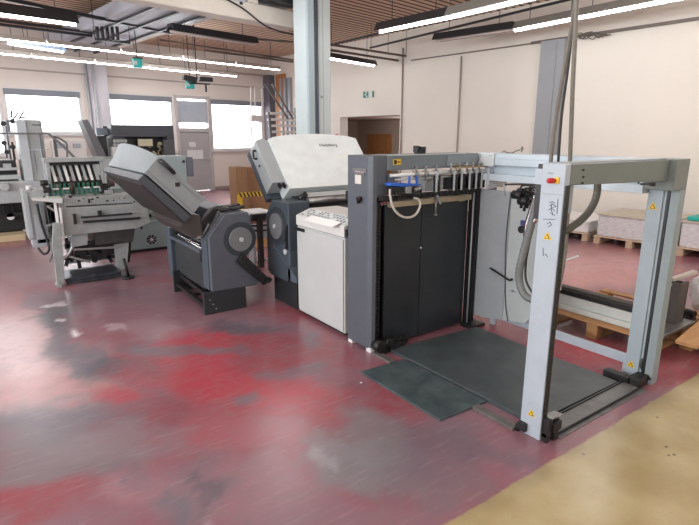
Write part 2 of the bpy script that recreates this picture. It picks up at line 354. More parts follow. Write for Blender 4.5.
    L.new(mz.outputs[2], b.inputs['Base Color'])
    rr = N.new('ShaderNodeMapRange'); rr.inputs[3].default_value = .21; rr.inputs[4].default_value = .29; L.new(n1.outputs[0], rr.inputs[0]); L.new(rr.outputs[0], b.inputs['Roughness'])
    bp = N.new('ShaderNodeBump'); bp.inputs['Strength'].default_value = .12; bp.inputs['Distance'].default_value = .01; L.new(n2.outputs[0], bp.inputs['Height']); L.new(bp.outputs[0], b.inputs['Normal'])
    me.materials.append(m); return o
floor_mesh()

# ---- back wall (local frame: s along heading 80.3, t outward)
HB = 80.3; B0 = Vector((.77, 15.74, 0)); BD = heading(HB); BN = Vector((-BD.y, BD.x, 0))   # BN points away from the room
RB = Matrix((BD, BN, Vector((0, 0, 1)))).transposed().to_4x4(); RB.translation = B0
def bbox(mb, s0, s1, t0, t1, z0, z1): return mb.box(s0, s1, t0, t1, z0, z1, RB)
W1 = (0.0, 1.80); W2 = (2.50, 4.42); DR = (4.47, 5.68); W3 = (5.70, 7.75); WTOP = 2.90; SILL = 1.28
mb = MB()
bbox(mb, -8, 8.2, 0, .25, WTOP, CEIL)
bbox(mb, -8, -2.0, 0, .25, 0, WTOP); bbox(mb, -.06, 0, 0, .25, SILL, WTOP)
bbox(mb, -2.0, W1[0], 0, .25, 0, SILL); bbox(mb, W1[0], W1[1], 0, .25, 0, 1.80)
bbox(mb, W1[1], W2[0], 0, .25, 0, WTOP); bbox(mb, W2[0], W2[1], 0, .25, 0, SILL)
bbox(mb, W2[1], DR[0], 0, .25, 0, WTOP); bbox(mb, W3[0], W3[1], 0, .25, 0, SILL)
bbox(mb, W3[1], 8.2, 0, .25, 0, WTOP)
struct(mb.build('wall_back', wall_m))
def window(name, a, b, z0, z1, mull, sill=None):
    z0 = sill or z0
    w = bpy.data.objects.new(name, None); C.objects.link(w); w.location = RB @ Vector(((a+b)/2, .1, z0)); struct(w); WM[w.name] = Matrix.Translation(w.location)
    m = MB(); t = .06
    bbox(m, a, b, .02, .12, z0, z0+t); bbox(m, a, b, .02, .12, z1-t, z1); bbox(m, a, a+t, .02, .12, z0+t, z1-t); bbox(m, b-t, b, .02, .12, z0+t, z1-t)
    for s in mull: bbox(m, s-.03, s+.03, .03, .11, z0+t, z1-t)
    m.build('window_frame', frame_w, w)
    g = MB(); bbox(g, a+t, b-t, .06, .07, z0+t, z1-t); g.build('pane', glass_m, w)
    h = MB(); bbox(h, a+.02, b-.02, .0, .045, z1-.17, z1-.02); h.build('roller_blind', shade_m, w)
    q = MB(); bbox(q, a-.02, b+.02, -.1, .02, z0-.05, z0); q.build('window_sill', frame_w, w)
window('window_1', -2.0, -.06, SILL, WTOP, [])
window('window_2', W1[0], W1[1], SILL, WTOP, [], 1.80)
window('window_3', W2[0], W2[1], SILL, WTOP, [])
window('window_4', W3[0], W3[1], SILL, WTOP, [])
# door with fanlight
d1 = bpy.data.objects.new('door_1', None); C.objects.link(d1); d1.location = RB @ Vector((5.07, .05, 0)); struct(d1); WM[d1.name] = Matrix.Translation(d1.location)
m = MB(); a, b = DR
for s0, s1 in ((a, a+.09), (b-.09, b)): bbox(m, s0, s1, -.03, .15, 0, 2.95)
bbox(m, a, b, -.03, .15, 2.86, 2.95); bbox(m, a+.09, b-.09, -.03, .15, 1.86, 1.98)
m.build('door_frame', mat('door_frame_grey', (.50, .47, .47), .5), d1, .004)
m = MB(); bbox(m, a+.09, b-.09, .03, .08, 0.01, 1.86); m.build('door_leaf', door_m, d1)
m = MB(); bbox(m, a+.09, b-.09, .05, .06, 1.98, 2.86); m.build('pane', glass_m, d1)
m = MB()
bbox(m, a+.09, b-.09, .09, .12, 2.14, 2.80)
m.build('fanlight_blind', mat('blind_blue_grey', (.45, .50, .58), .5), d1)
m = MB(); bbox(m, a+.40, a+.62, -.002, .032, 1.40, 1.55); bbox(m, a+.32, a+.86, -.002, .032, 1.02, 1.30); m.build('notice', frame_w, d1)
m = MB(); m.cyl(RB @ Vector((b-.2, .03, 1.0)), RB @ Vector((b-.2, -.05, 1.0)), .02); m.bar(RB @ Vector((b-.2, -.05, 1.0)), RB @ Vector((b-.34, -.05, 1.0)), .02, .02); m.build('door_handle', chrome_m, d1)
# wall column in the back wall with conduit
m = MB(); bbox(m, 2.02, 2.44, -.30, 0, 0, 3.75)
struct(m.build('trim_1', mat('column_pale', (.58, .56, .60), .6, var=.05), None, .01))
m = MB(); m.cyl(RB @ Vector((2.06, -.335, 0)), RB @ Vector((2.06, -.335, 3.75)), .03); tag(m.build('conduit', lite_m), 'pale pipe running up the front of the grey column in the window wall', 'pipe')
m = MB(); m.cyl(RB @ Vector((1.98, -.06, 0)), RB @ Vector((1.98, -.06, 3.7)), .03); tag(m.build('conduit', lite_m), 'pale pipe on the window wall at the left side of the grey column', 'pipe')
m = MB(); bbox(m, -2, 8.2, -.03, 0, 3.32, 3.36); bbox(m, -2, 8.2, -.05, 0, 3.72, 3.78); struct(m.build('trim_2', mat('wall_line', (.42, .36, .32), .7)))
m = MB(); bbox(m, 7.8, 8.3, -.35, 0, 0, 3.75); struct(m.build('trim_3', mat('corner_post', (.13, .12, .14), .6)))
m = MB(); bbox(m, 5.7, 7.8, -.02, 0, 0, .1); bbox(m, 2.5, 4.4, -.02, 0, 0, .1); struct(m.build('baseboard_back', mat('skirting', (.30, .24, .22), .6)))

# ---- right wall (heading -4.5), opening into a corridor
HR = -4.5; R0 = Vector((9.75, 4.0, 0)); RD = heading(HR); RN = Vector((RD.y, -RD.x, 0))   # outward, +x
RR = Matrix((RD, RN, Vector((0, 0, 1)))).transposed().to_4x4(); RR.translation = R0
def rbox(mb, s0, s1, t0, t1, z0, z1): return mb.box(s0, s1, t0, t1, z0, z1, RR)
def rw(x, y, t=0):                        # wall coordinates of a pixel
    d = ray(x, y); n = RN; k = ((R0+RN*t)-EYE).dot(n)/d.dot(n); q = EYE+d*k; v = q-R0; return v.dot(RD), q.z
OP = (6.72, 9.22); OT = 2.28
m = MB(); rbox(m, -11, OP[0], 0, .3, 0, CEIL); rbox(m, OP[1], 13.3, 0, .3, 0, CEIL); rbox(m, OP[0], OP[1], 0, .3, OT, CEIL)
struct(m.build('wall_right', wallr_m))
m = MB(); rbox(m, OP[0]-1.3, OP[1]+3, .3, 3.3, OT, OT+.1); struct(m.build('ceiling_corridor', corr_m))
m = MB(); rbox(m, OP[0]-1.2, OP[1]+3, 3.2, 3.3, 0, OT+.1); rbox(m, OP[0]-1.3, OP[0]-1.2, .3, 3.2, 0, OT+.1); rbox(m, OP[1]+2.9, OP[1]+3, .3, 3.2, 0, OT+.1); struct(m.build('wall_corridor', corr_m))
m = MB(); a0, b0 = rw(392, 140, 3.2)[0], rw(368, 140, 3.2)[0]; zt = rw(380, 134, 3.2)[1]; rbox(m, a0, b0, 3.14, 3.2, 0, zt); rbox(m, a0+.12, b0-.12, 3.12, 3.14, 1.2, zt-.15)
struct(m.build('door_2', wood_door))
for i, x in enumerate((403, 461)):        # pipes down the wall
    s, _ = rw(x, 80); m = MB(); m.cyl(RR @ Vector((s, -.024, .2)), RR @ Vector((s, -.024, 3.9 if not i else 3.5)), .02)
    tag(m.build('conduit', mat('wall_pipe', (.36, .31, .27), .6)), ('grey pipe running up the wall beside the corridor opening', 'thin grey pipe up the bare middle of the cream wall')[i], 'pipe')
m = MB(); s0, s1 = rw(565, 60)[0], rw(543, 60)[0]; rbox(m, s0-.03, s1, -.12, 0, 0, 3.55); rbox(m, s0+.12, s0+.15, -.14, -.12, 0, 3.5)
struct(m.build('trim_4', colgrey_m))
m = MB(); m.tube([RR @ Vector((-4, -.05, 3.56)), RR @ Vector((3.0, -.05, 3.56))], .028); m.tube([RR @ Vector((2.98, -.05, 3.55)), RR @ Vector((6.3, -.06, 3.57))], .014)
tag(m.build('conduit', mat('wall_pipe2', (.22, .19, .17), .6)), 'long dark conduit running level high along the cream wall', 'pipe')
m = MB(); pts = []
for i in range(26):
    x = 578+30*i/25+4*math.sin(i*2.1); y = 36-.03*i+4.2*math.sin(i*1.7)*math.exp(-((i-9)/11)**2); s, z = rw(x, y, -.08); pts.append(RR @ Vector((s, -.08-.03*(i % 3), z)))
m.tube(pts, .009, 6, sub=3); tag(m.build('tangled_wire', cable_m), 'tangled coil of wire on the level conduit near the hanging hoses', 'wire')
m = MB(); s0, z0 = rw(364, 98); s1, z1 = rw(374, 91); t_ = thing('exit_sign', RR @ Vector(((s0+s1)/2, -.02, (z0+z1)/2)), 'flat green running man exit sign on the wall above the corridor opening', 'sign')
rbox(m, min(s0, s1), max(s0, s1), -.03, 0, z0, z1); m.build('sign_panel', signg_m, t_)
m = MB(); sm = (s0+s1)/2; zm = (z0+z1)/2; rbox(m, sm-.17, sm-.02, -.034, -.03, zm-.08, zm+.08)
for dx, dz in ((.08, .05), (.11, .0), (.06, -.05)): rbox(m, sm+dx-.03, sm+dx+.03, -.034, -.03, zm+dz-.02, zm+dz+.02)
m.build('pictogram', frame_w, t_)
m = MB(); s, z = rw(337, 138); rbox(m, s-.05, s+.05, -.03, 0, z-.12, z+.12); tag(m.build('wall_switch', red_m), 'small red box on the wall to the left of the corridor opening', 'alarm')
# orange-brown boarding and pale pipes between corner and pillar
m = MB(); s0, s1 = rw(286, 80)[0], rw(277, 80)[0]; rbox(m, s0, s1, -.06, 0, 0, 3.75); struct(m.build('trim_5', drape_m))
m = MB(); s0, s1 = rw(292, 80)[0], rw(287, 80)[0]
for k in range(3): rbox(m, s0+k*.25, s0+.12+k*.25, -.1, 0, 0, 3.6)
struct(m.build('trim_6', colgrey_m))
# remaining walls and ceiling (behind the photographer)
m = MB(); m.box(-6.2, -6, -6, 18, 0, CEIL); struct(m.build('wall_left', wall_m))
m = MB(); m.box(-6, 12, -6.2, -6, 0, CEIL); struct(m.build('wall_front', wall_m))
m = MB(); m.box(-6.2, 12, -6.2, 18.5, CEIL, CEIL+.15); struct(m.build('ceiling', ceiling_material()))

# ---- pillar
pc = Vector((4.93, 8.22, 0)) + RT*.115; fh = Vector((math.sin(AZ), math.cos(AZ), 0)); rr_ = RT.copy()
yaw = math.radians(-9.7+0)
Rp = Matrix((heading(HB), Vector((-heading(HB).y, heading(HB).x, 0)), Vector((0, 0, 1)))).transposed().to_4x4(); Rp.translation = pc
pl_ = bpy.data.objects.new('trim_7', None); C.objects.link(pl_); pl_.location = pc; struct(pl_); WM[pl_.name] = Matrix.Translation(pc)
m = MB(); m.box(-.27, .23, -.20, .20, 0, CEIL, Rp); m.build('pillar_shaft', pillar2_m, pl_, .02)
m = MB(); m.box(-.33, -.20, -.255, -.20, 0, CEIL, Rp); m.build('cable_channel', pillar_m, pl_)
m = MB(); m.box(-.165, -.135, -.225, -.20, 0, CEIL, Rp); m.cyl(Rp @ Vector((-.10, -.22, 0)), Rp @ Vector((-.10, -.22, CEIL)), .018); m.build('pipe', mat('pipe_dark', (.10, .12, .15), .5), pl_)
m = MB(); m.box(.04, .05, -.203, -.20, 0, CEIL, Rp); m.cyl(Rp @ Vector((.0, -.2, 2.4)), Rp @ Vector((.0, -.215, 2.4)), .02); m.build('groove', colgrey_m, pl_)
# ---- girder and ceiling beams
g0 = Vector((4.91, 8.64, 0)); gd = heading(HB+0.6)
m = MB(); m.bar(g0+gd*.1+Vector((0, .15, 3.74)), g0-gd*10+Vector((0, .15, 3.74)), .30, .28); struct(m.build('trim_8', girder_m, None, .03))
m = MB(); m.bar(g0+Vector((0, 0, 3.99)), g0-gd*10+Vector((0, 0, 3.99)), .4, .12)
tag(m.build('cable_tray', lampb_m), 'black cable tray lying on the cream girder beside the pillar', 'cable tray')
m = MB(); m.tube([g0+Vector((-1.6, -.30, 3.9)), g0+Vector((-1.1, -.27, 3.75)), g0+Vector((-.6, -.2, 3.52)), g0+Vector((-.1, -.2, 3.45))], .014)
tag(m.build('cable', cabled_m), 'thin black cable drooping across the cream girder to the pillar', 'cable')
m = MB(); m.tube([g0+Vector((-1.2, -.27, 4.0)), g0+Vector((-.5, -.27, 3.93)), g0+Vector((-.05, -.27, 3.88))], .03)
tag(m.build('cable', cabled_m), 'thick black cable running along the top of the cream girder', 'cable')
# wide grey beam running towards the back wall
hb = HB-90; bd = heading(hb)
e0 = gz(120, 45, 3.85); e1 = gz(215, 13, 3.85); bd = (e0-e1).normalized()
bn = Vector((bd.y, -bd.x, 0))
p0 = e1-bd*1.0; p1 = e0+bd*1.6
m = MB()
off = -bn*.62 if bn.x > 0 else bn*.62
m.bar(p0+off+Vector((0, 0, .12)), p1+off+Vector((0, 0, .12)), 1.24, .24); struct(m.build('trim_9', duct_m, None, .01))
m = MB()
for k in (.08, .55, 1.0):
    o_ = off.normalized()*k; m.bar(p0+o_+Vector((0, 0, -.02)), p1+o_+Vector((0, 0, -.02)), .05, .04)
struct(m.build('trim_10', lampb_m))
m = MB(); o_ = -off.normalized()*.14; m.bar(p0+o_+Vector((0, 0, .05)), p1+o_+Vector((0, 0, .05)), .2, .06); struct(m.build('trim_11', girder_m))

# ================================================================ LIGHTS
def fixture(p, q, label, lit=True, house=lampb_m, w=.16, group=None, hang=True, thick=.10):
    p = Vector(p); q = Vector(q); d = (q-p).normalized(); r = Vector((d.y, -d.x, 0)); c = (p+q)/2
    t = thing('tube_light', (c.x, c.y, c.z), label, 'ceiling light', group)
    m = MB(); prof = [(-w/2, -.01), (-w*.28, thick*.8), (w*.28, thick*.8), (w/2, -.01), (w*.42, -.005), (w*.2, thick*.45), (-w*.2, thick*.45), (-w*.42, -.005)]
    vs = [e + r*a + Vector((0, 0, b)) for e in (p, q) for a, b in prof]; n = len(prof)
    m.add(vs, [tuple(range(n)), tuple(range(2*n-1, n-1, -1))]+[(i, i+n, (i+1) % n+n, (i+1) % n) for i in range(n)])
    m.build('reflector', house, t)
    m = MB(); m.cyl(p+d*.005+Vector((0, 0, -.005)), q-d*.005+Vector((0, 0, -.005)), .026, 10)
    m.build('tube', tube_m if lit else tubeoff_m, t)
    if hang:
        m = MB()
        for e in (p+d*.3, q-d*.3): m.cyl(e+Vector((0, 0, thick*.7)), Vector((e.x, e.y, CEIL)), .006, 6)
        m.build('hanger', cabled_m, t)
    return t
def row(p, q, n, label, ords, **k):
    p = Vector(p); q = Vector(q)
    for i in range(n):
        a = p+(q-p)*(i/n); b = p+(q-p)*((i+1)/n); g = (b-a).normalized()*.02
        fixture(a+g, b-g, label % ords[i], **k)
ORD = ['leftmost', 'second', 'third', 'fourth', 'fifth']
Z = 3.6
# far rows along the window wall
row(gz(-45, 33, Z), gz(280, 69.5, Z), 5, 'lit tube light, %s in the higher long row before the window wall', ['leftmost', 'second from left', 'third from left', 'fourth from left', 'fifth from left'], w=.12, house=mat('lamp_cream', (.45, .40, .36), .5))
row(gz(-45, 48.5, 3.45), gz(237, 76, 3.45), 5, 'lit tube light, %s in the lower long row close to the window wall', ['leftmost', 'second from left', 'third from left', 'fourth from left', 'fifth from left'], w=.12, house=MATS['lamp_cream'])
fixture(gz(-70, 5, Z), gz(76, 24.5, Z), 'black lit tube light nearest of those at upper left, above the old machine', w=.36, thick=.2)
fixture(gz(170, 31, Z), gz(255, 44, Z), 'black unlit tube light hanging beside the grey ceiling beam', lit=False, w=.30, thick=.16)
fixture(gz(10, 43.5, 3.55), gz(63, 51.5, 3.55), 'short bluish tube light between the two long lit rows', lit=True, w=.24, house=mat('lamp_blue_grey', (.40, .48, .58), .4))
[o for o in bpy.data.objects if o.get('label','').startswith('short bluish')][0].children[1].data.materials[0] = tubeb_m
fixture(gz(323, 57, 3.5), gz(374, 65.5, 3.5), 'short lit black tube light just right of the pillar', w=.24, thick=.14)
# rows running along the right wall
fixture(gz(380, 31.5, Z), gz(450, 17, Z), 'black lit tube light, farther one of the row in front of the right wall', w=.34, thick=.17)
fixture(gz(451, 16.8, Z), gz(560, -8.5, Z), 'grey lit tube light, nearer one of the row in front of the right wall', w=.34, thick=.17, house=lampg_m)
fixture(gz(436, 40.5, Z), gz(514, 29, Z), 'unlit tube light with pinkish tube close to the right wall', lit=False, w=.30, thick=.15)
fixture(gz(515, 30, Z), gz(610, 11.5, Z), 'lit tube light behind the hanging hoses close to the right wall', w=.30, thick=.15, house=lampg_m)
fixture(gz(611, 11.3, Z), gz(720, -10, Z), 'lit tube light at the top right corner beyond the hanging hoses', w=.30, thick=.15, house=lampg_m)
# carrier rails
def rail(a, b, label, group, r=.02, m_=lampb_m, hz=()):
    m = MB(); m.bar(a, b, r*2, r*2)
    for c in hz: m.cyl(c, Vector((c.x, c.y, CEIL)), .006, 6)
    tag(m.build('carrier_rail', m_), label, 'rail', group)
rb_ = mat('rail_brown', (.10, .07, .06), .5)
g = 'brown rails between the pillar and the right wall'
rail(gz(330, 44.5, 3.7), gz(428, 59.5, 3.7), 'upper of two brown rails hanging between the pillar and the right wall', g, .022, rb_, [gz(388, 54, 3.7), gz(371, 51, 3.7), gz(406, 56, 3.7)])
rail(gz(330, 50, 3.62), gz(426, 65, 3.62), 'lower of two brown rails hanging between the pillar and the right wall', g, .022, rb_)
g = 'dark rails above the lights of the right wall'
rail(gz(335, 44, 3.95), gz(560, -10, 3.95), 'dark rail above the row of lights in front of the right wall, nearer the viewer', g)
rail(gz(370, 48, 3.9), gz(600, -8, 3.9), 'dark rail above the lights close to the right wall, farther one', g)
g = 'dark rails under the ceiling left of the pillar'
rail(gz(-20, -6, 3.85), gz(172, 33, 3.85), 'long dark rail leading to the unlit black light, nearest of the ceiling rails', g, .03)
rail(gz(-20, 18, 3.85), gz(95, 33, 3.85), 'upper dark rail between the black lit light and the long lit row', g, .025)
rail(gz(-20, 22, 3.78), gz(92, 36, 3.78), 'lower dark rail between the black lit light and the long lit row', g, .025)
rail(gz(215, 36, 3.9), gz(293, 42, 3.9), 'dark rail meeting the pillar just under the cream girder', g, .02, rb_)
rail(gz(160, 40, 3.95), gz(293, 60, 3.95), 'dark rail passing behind the unlit black light towards the pillar', g, .02, rb_)
rail(gz(205, 50, 3.8), gz(293, 62, 3.8), 'lowest dark rail where the slatted ceiling ends left of the pillar', g, .02, rb_)
m = MB()
q0 = gz(96, 40, 3.75)
for x in (98, 103, 108, 113, 118):
    a = gz(x, 38, 3.55); m.cyl(a+Vector((0, 0, -.05)), a+Vector((0, 0, .2)), .03, 8)
a, b = gz(95, 39, 3.55), gz(130, 43, 3.55); m.bar(a, b, .05, .05)
for c in (a, b): m.cyl(c, Vector((c.x, c.y, CEIL)), .008, 6)
tag(m.build('pipe_bracket', lampb_m), 'black bracket with short vertical pipes under the grey ceiling beam', 'bracket')
# hanging exit signs
def hang_sign(px, py, y0, label, w=5.2):
    c = gy(px, py, y0); t = thing('exit_sign', c, label, 'sign'); s = w/2/517*math.hypot(c.x, c.y)
    m = MB(); m.box(c.x-s, c.x+s, c.y-s*.6, c.y+s*.6, c.z-s*1.05, c.z+s*.9); m.build('sign_box', sign_m, t, .01)
    m = MB(); m.box(c.x-s*1.02, c.x-s*.2, c.y-s*.62, c.y-s*.6, c.z-s*.5, c.z+s*.4); m.build('pictogram', frame_w, t)
    m = MB(); m.box(c.x-s*1.05, c.x+s*1.05, c.y-s*.65, c.y+s*.65, c.z+s*.9, c.z+s*1.2); m.cyl((c.x, c.y, c.z+s), (c.x, c.y, CEIL), .01, 6); m.build('hanger', black_m, t)
hang_sign(137.5, 63, 12.0, 'teal glowing exit sign hanging before the light rows at the grey beam', 7.5)
hang_sign(190, 84.5, 12.5, 'teal glowing exit sign hanging under the black projectors above the door', 7)
c = gy(197, 79, 12.3); t = thing('ceiling_projector', c, 'pair of black devices hanging on a rod above the grey door', 'projector')
m = MB(); m.bar((c.x-.32, c.y, c.z+.02), (c.x-.02, c.y, c.z-.03), .14, .12); m.bar((c.x+.05, c.y, c.z), (c.x+.36, c.y, c.z), .14, .10); m.bar((c.x-.2, c.y, c.z-.1), (c.x+.3, c.y, c.z-.1), .03, .03); m.bar((c.x+.2, c.y, c.z-.1), (c.x+.2, c.y, c.z-.28), .04, .04); m.build('device', black_m, t, .01)
m = MB(); m.cyl((c.x, c.y, c.z), (c.x, c.y, CEIL), .012, 8); m.build('rod', black_m, t)

def area(loc, sx, sy, power, rz=0, col=(1, .96, .91), rot=(0, 0)):
    l = bpy.data.lights.new('lamp', 'AREA'); l.shape = 'RECTANGLE'; l.size = sx; l.size_y = sy; l.energy = power; l.color = col
    o = bpy.data.objects.new('room_lamp', l); C.objects.link(o); o.location = loc; o.rotation_euler = (rot[0], rot[1], rz)
    return o
def point_light(x, y, z, p):  # added point light with no fixture modelled around it
    l = bpy.data.lights.new('room_lamp', 'POINT'); l.energy = p; l.shadow_soft_size = .35; l.color = (.93, .97, 1)
    o = bpy.data.objects.new('room_lamp', l); C.objects.link(o); o.location = (x, y, z)
for x, y in ((-4, -3.5), (0, -3.5), (4, -3.5), (8, -3.5)): point_light(x, y, 3.2, 40)
for x, y in ((-4, 1), (-.5, .0), (5.4, -.3), (8, -.5), (-3.5, 5.5), (-3.5, 10)): point_light(x, y, 3.2, 78)
for x, y in ((0.2, 4.6), (3.6, 6.9), (6.6, 3.0)): point_light(x, y, 3.3, 50)
point_light(2.3, 3.0, 3.7, 50); point_light(4.6, 13.4, 3.3, 60); point_light(0.2, 12.6, 3.3, 45)  # added over the white hood and at the far tube rows for brightness
point_light(*(RR @ Vector((8.0, 1.7, 1.85))), 32)
# added daylight panels at the unseen walls left of and behind the photographer
area((-5.8, 4.5, 2.2), 1.5, 12, 640, 0, (.90, .96, 1.0), (0, -math.pi/2))
area((1.5, -5.8, 2.3), 9, 1.3, 60, 0, (.93, .97, 1.0), (math.pi/2, 0))

# world: bright overcast sky outside the windows
w = bpy.data.worlds.new('sky'); sc.world = w; w.use_nodes = True; bg = w.node_tree.nodes['Background']
bg.inputs[0].default_value = (.93, .97, 1.0, 1); bg.inputs[1].default_value = 7.0

# ================================================================ SHEET FEEDER WITH ITS GANTRY
fd = thing('sheet_feeder', (2.46, 3.1, 0), 'large grey pile feeder with black curtain wall and white gantry posts on the red floor', 'machine')
m = MB(); m.prism([(2.44, 3.19), (2.455, 3.145), (2.49, 3.135), (2.49, 3.46), (2.44, 3.46)], 'z', .03, 1.60)
m.box(2.49, 2.587, 3.14, 3.46, 1.28, 1.60); hp = m.build('side_housing', house_m, fd, .006)
m = MB(); m.box(2.445, 2.49, 3.14, 3.20, 0, .04); m.box(2.445, 2.49, 3.40, 3.46, 0, .04); m.build('foot', frame_w, fd)
m = MB(); m.box(2.432, 2.44, 3.21, 3.38, 1.475, 1.50); m.box(2.42, 2.44, 3.22, 3.34, 1.455, 1.475)
m.build('badge', chrome_m, fd)
m = MB(); m.box(2.434, 2.44, 3.27, 3.35, 1.38, 1.45); lab(m.build('sticker', mat('sticker_beige', (.62, .60, .56), .5), fd), 'beige paper sticker')
m = MB(); m.cyl((2.44, 3.277, 1.265), (2.405, 3.277, 1.265), .019); m.box(2.40, 2.43, 3.27, 3.284, 1.23, 1.275); m.build('knob', black_m, fd)
m = MB(); m.box(2.44, 2.465, 3.46, 3.49, 1.23, 1.31); m.box(2.43, 2.46, 3.465, 3.485, .93, .99); m.build('hinge', black_m, fd)
m = MB(); m.box(2.587, 3.62, 3.13, 3.42, 1.485, 1.60); m.build('top_beam', topb_m, fd, .008)
m = MB(); m.box(2.587, 3.45, 3.124, 3.132, 1.597, 1.606); m.build('edge_strip', lite_m, fd)
p = gy(417, 151, 3.25); q = gy(426, 151, 3.25)
m = MB(); m.box(p.x+.01, q.x, 3.25, 3.3, 1.60, 1.635); m.box(p.x, p.x+.03, 3.25, 3.3, 1.615, 1.668); m.box(q.x-.05, q.x, 3.25, 3.3, 1.62, 1.66); m.build('socket', black_m, fd, .003)
p = gy(393, 165, 3.13); q = gy(400.5, 159, 3.13)
m = MB(); m.box(p.x, q.x, 3.122, 3.13, p.z, q.z); m.build('warning_label', yellow_m, fd)
m = MB(); m.box(p.x+.004, p.x+(q.x-p.x)*.4, 3.119, 3.122, p.z+.006, q.z-.006); m.box(p.x+(q.x-p.x)*.5, q.x-.006, 3.119, 3.122, (p.z+q.z)/2-.004, (p.z+q.z)/2+.004); m.build('warning_print', black_m, fd)
# curtain wall in the feeder mouth
m = MB(); m.box(2.60, 2.995, 3.17, 3.20, .02, 1.215); m.build('curtain_panel', dark_m, fd, .004)
m = MB(); m.box(3.003, 3.565, 3.17, 3.20, .02, 1.215); m.build('curtain_panel', dark_m, fd, .004)
m = MB(); m.box(2.49, 2.60, 3.24, 3.27, .02, 1.28); m.box(2.49, 3.7, 3.30, 3.33, .0, 1.19); m.build('inner_panel', black_m, fd)
m = MB(); m.box(2.50, 2.515, 3.15, 3.165, .05, 1.28); m.box(2.535, 2.55, 3.16, 3.175, .05, 1.28)
for k in range(44): m.box(2.512, 2.54, 3.150, 3.172, .07+k*.0275, .083+k*.0275)
m.build('lift_chain', black_m, fd)
m = MB(); m.cyl((2.995, 3.168, .82), (2.995, 3.16, .82), .008); m.build('rivet', frame_w, fd)
# rails, bars and rods under the beam
m = MB(); m.box(2.50, 3.60, 3.10, 3.16, 1.262, 1.292); m.box(2.55, 3.55, 3.14, 3.18, 1.245, 1.262)
for k in range(14): m.box(2.66+k*.066, 2.685+k*.066, 3.085, 3.10, 1.268, 1.285)
m.build('carrier_bar', blackr_m, fd, .002)
m = MB(); m.box(2.62, 3.56, 3.13, 3.17, 1.195, 1.24); m.box(3.40, 3.47, 3.12, 3.13, 1.19, 1.235); m.build('stop_bar', brass_m, fd, .003)
m = MB(); m.cyl((2.6, 3.13, 1.447), (3.4, 3.13, 1.447), .016); m.cyl((2.6, 3.15, 1.410), (3.45, 3.15, 1.410), .009); m.build('chrome_rod', mat('bright_rod', (.72, .72, .70), .35, metal=.3), fd)
m = MB(); m.box(2.59, 2.70, 3.12, 3.15, 1.43, 1.465); m.box(2.59, 2.66, 3.13, 3.16, 1.36, 1.44); m.build('rod_bracket', house_m, fd, .003)
for px in (415.5, 425, 435.5):
    c = gy(px, 174, 3.13); m = MB(); m.cyl((c.x-.022, 3.13, 1.447), (c.x+.022, 3.13, 1.447), .024, 14); m.box(c.x-.008, c.x+.008, 3.10, 3.125, 1.39, 1.45); m.cyl((c.x, 3.125, 1.46), (c.x, 3.125, 1.505), .010, 10); m.box(c.x-.014, c.x+.014, 3.115, 3.135, 1.497, 1.512)
    m.build('clamp_collar', steel_m, fd)
m = MB(); m.box(3.04, 3.26, 3.19, 3.30, 1.292, 1.435); m.build('sensor_case', lite_m, fd, .005)
m = MB(); m.cyl((3.07, 3.19, 1.385), (3.07, 3.185, 1.385), .008); m.build('screw', black_m, fd)
for px in (436, 453.5, 461, 469, 475.5, 481):
    c = gy(px, 180, 3.11); m = MB(); m.box(c.x-.006, c.x+.006, 3.095, 3.11, 1.292, 1.455); m.cyl((c.x, 3.09, 1.447), (c.x, 3.13, 1.447), .018, 12)
    s_ = m.build('suction_arm', lite_m, fd, .002)
    m = MB(); m.box(c.x+.008, c.x+.05, 3.105, 3.15, 1.295, 1.43); m.build('suction_block', blackr_m, s_, .003)
m = MB(); m.box(3.30, 3.62, 3.16, 3.30, 1.292, 1.41); m.build('blower_housing', mat('blower_dark', (.05, .06, .07), .5), fd, .004)
a, b = gy(447, 165.5, 3.09), gy(495, 165, 3.09); m = MB(); m.cyl((a.x, 3.09, a.z), (b.x, 3.09, a.z), .006, 8)
for px in (452, 461, 468, 474, 480):
    c = gy(px, 166, 3.09); m.cyl((c.x, 3.10, a.z+.02), (c.x, 3.10, a.z-.06), .008, 8)
m.build('actuator_rod', steel_m, fd)
a, b = gy(448, 155.5, 3.12), gy(477, 163, 3.12); m = MB(); m.box(a.x, b.x, 3.118, 3.13, b.z, a.z); m.build('cover_plate', mat('cover_plate_grey', (.21, .25, .28), .45), fd, .002)
m = MB(); a = gy(458, 165, 3.08); m.box(a.x, a.x+.42, 3.1, 3.13, 1.478, 1.492); m.build('brass_strip', mat('brass', (.45, .30, .12), .4, metal=.5), fd)
a = gy(436, 202, 3.11); m = MB(); m.cyl((a.x, 3.11, 1.24), (a.x, 3.11, 1.11), .008, 8); m.cyl((a.x, 3.11, 1.11), (a.x, 3.11, 1.095), .014, 10); m.bar((a.x, 3.11, 1.27), (a.x+.04, 3.10, 1.19), .02, .02); m.build('hanging_rod', steel_m, fd)
# blue valve block and its hose
vb = MB(); P_ = lambda x, y, d=3.08: gy(x, y, d)
m = MB(); a, b = P_(388, 187), P_(419, 182.5); m.prism([(a.x, a.z+.01), (a.x+.13, a.z-.004), (b.x, a.z), (b.x, b.z-.01), (a.x+.2, b.z), (a.x+.1, b.z+.01), (a.x, b.z+.012)], 'y', 3.05, 3.12)
m.cyl((b.x-.02, 3.085, b.z-.01), (b.x-.02, 3.085, b.z+.05), .010, 8); m.cyl((b.x-.10, 3.085, b.z-.01), (b.x-.10, 3.085, b.z+.055), .010, 8); lab(m.build('valve_block', blue_m, fd, .003), 'blue plastic valve block')
m = MB(); m.box(a.x+.02, a.x+.14, 3.06, 3.12, a.z-.06, a.z); m.box(a.x+.2, a.x+.33, 3.05, 3.12, a.z-.075, a.z-.01); m.cyl((a.x+.05, 3.05, a.z-.05), (a.x+.30, 3.05, a.z-.07), .012, 8); m.build('valve_fittings', blackr_m, fd, .004)
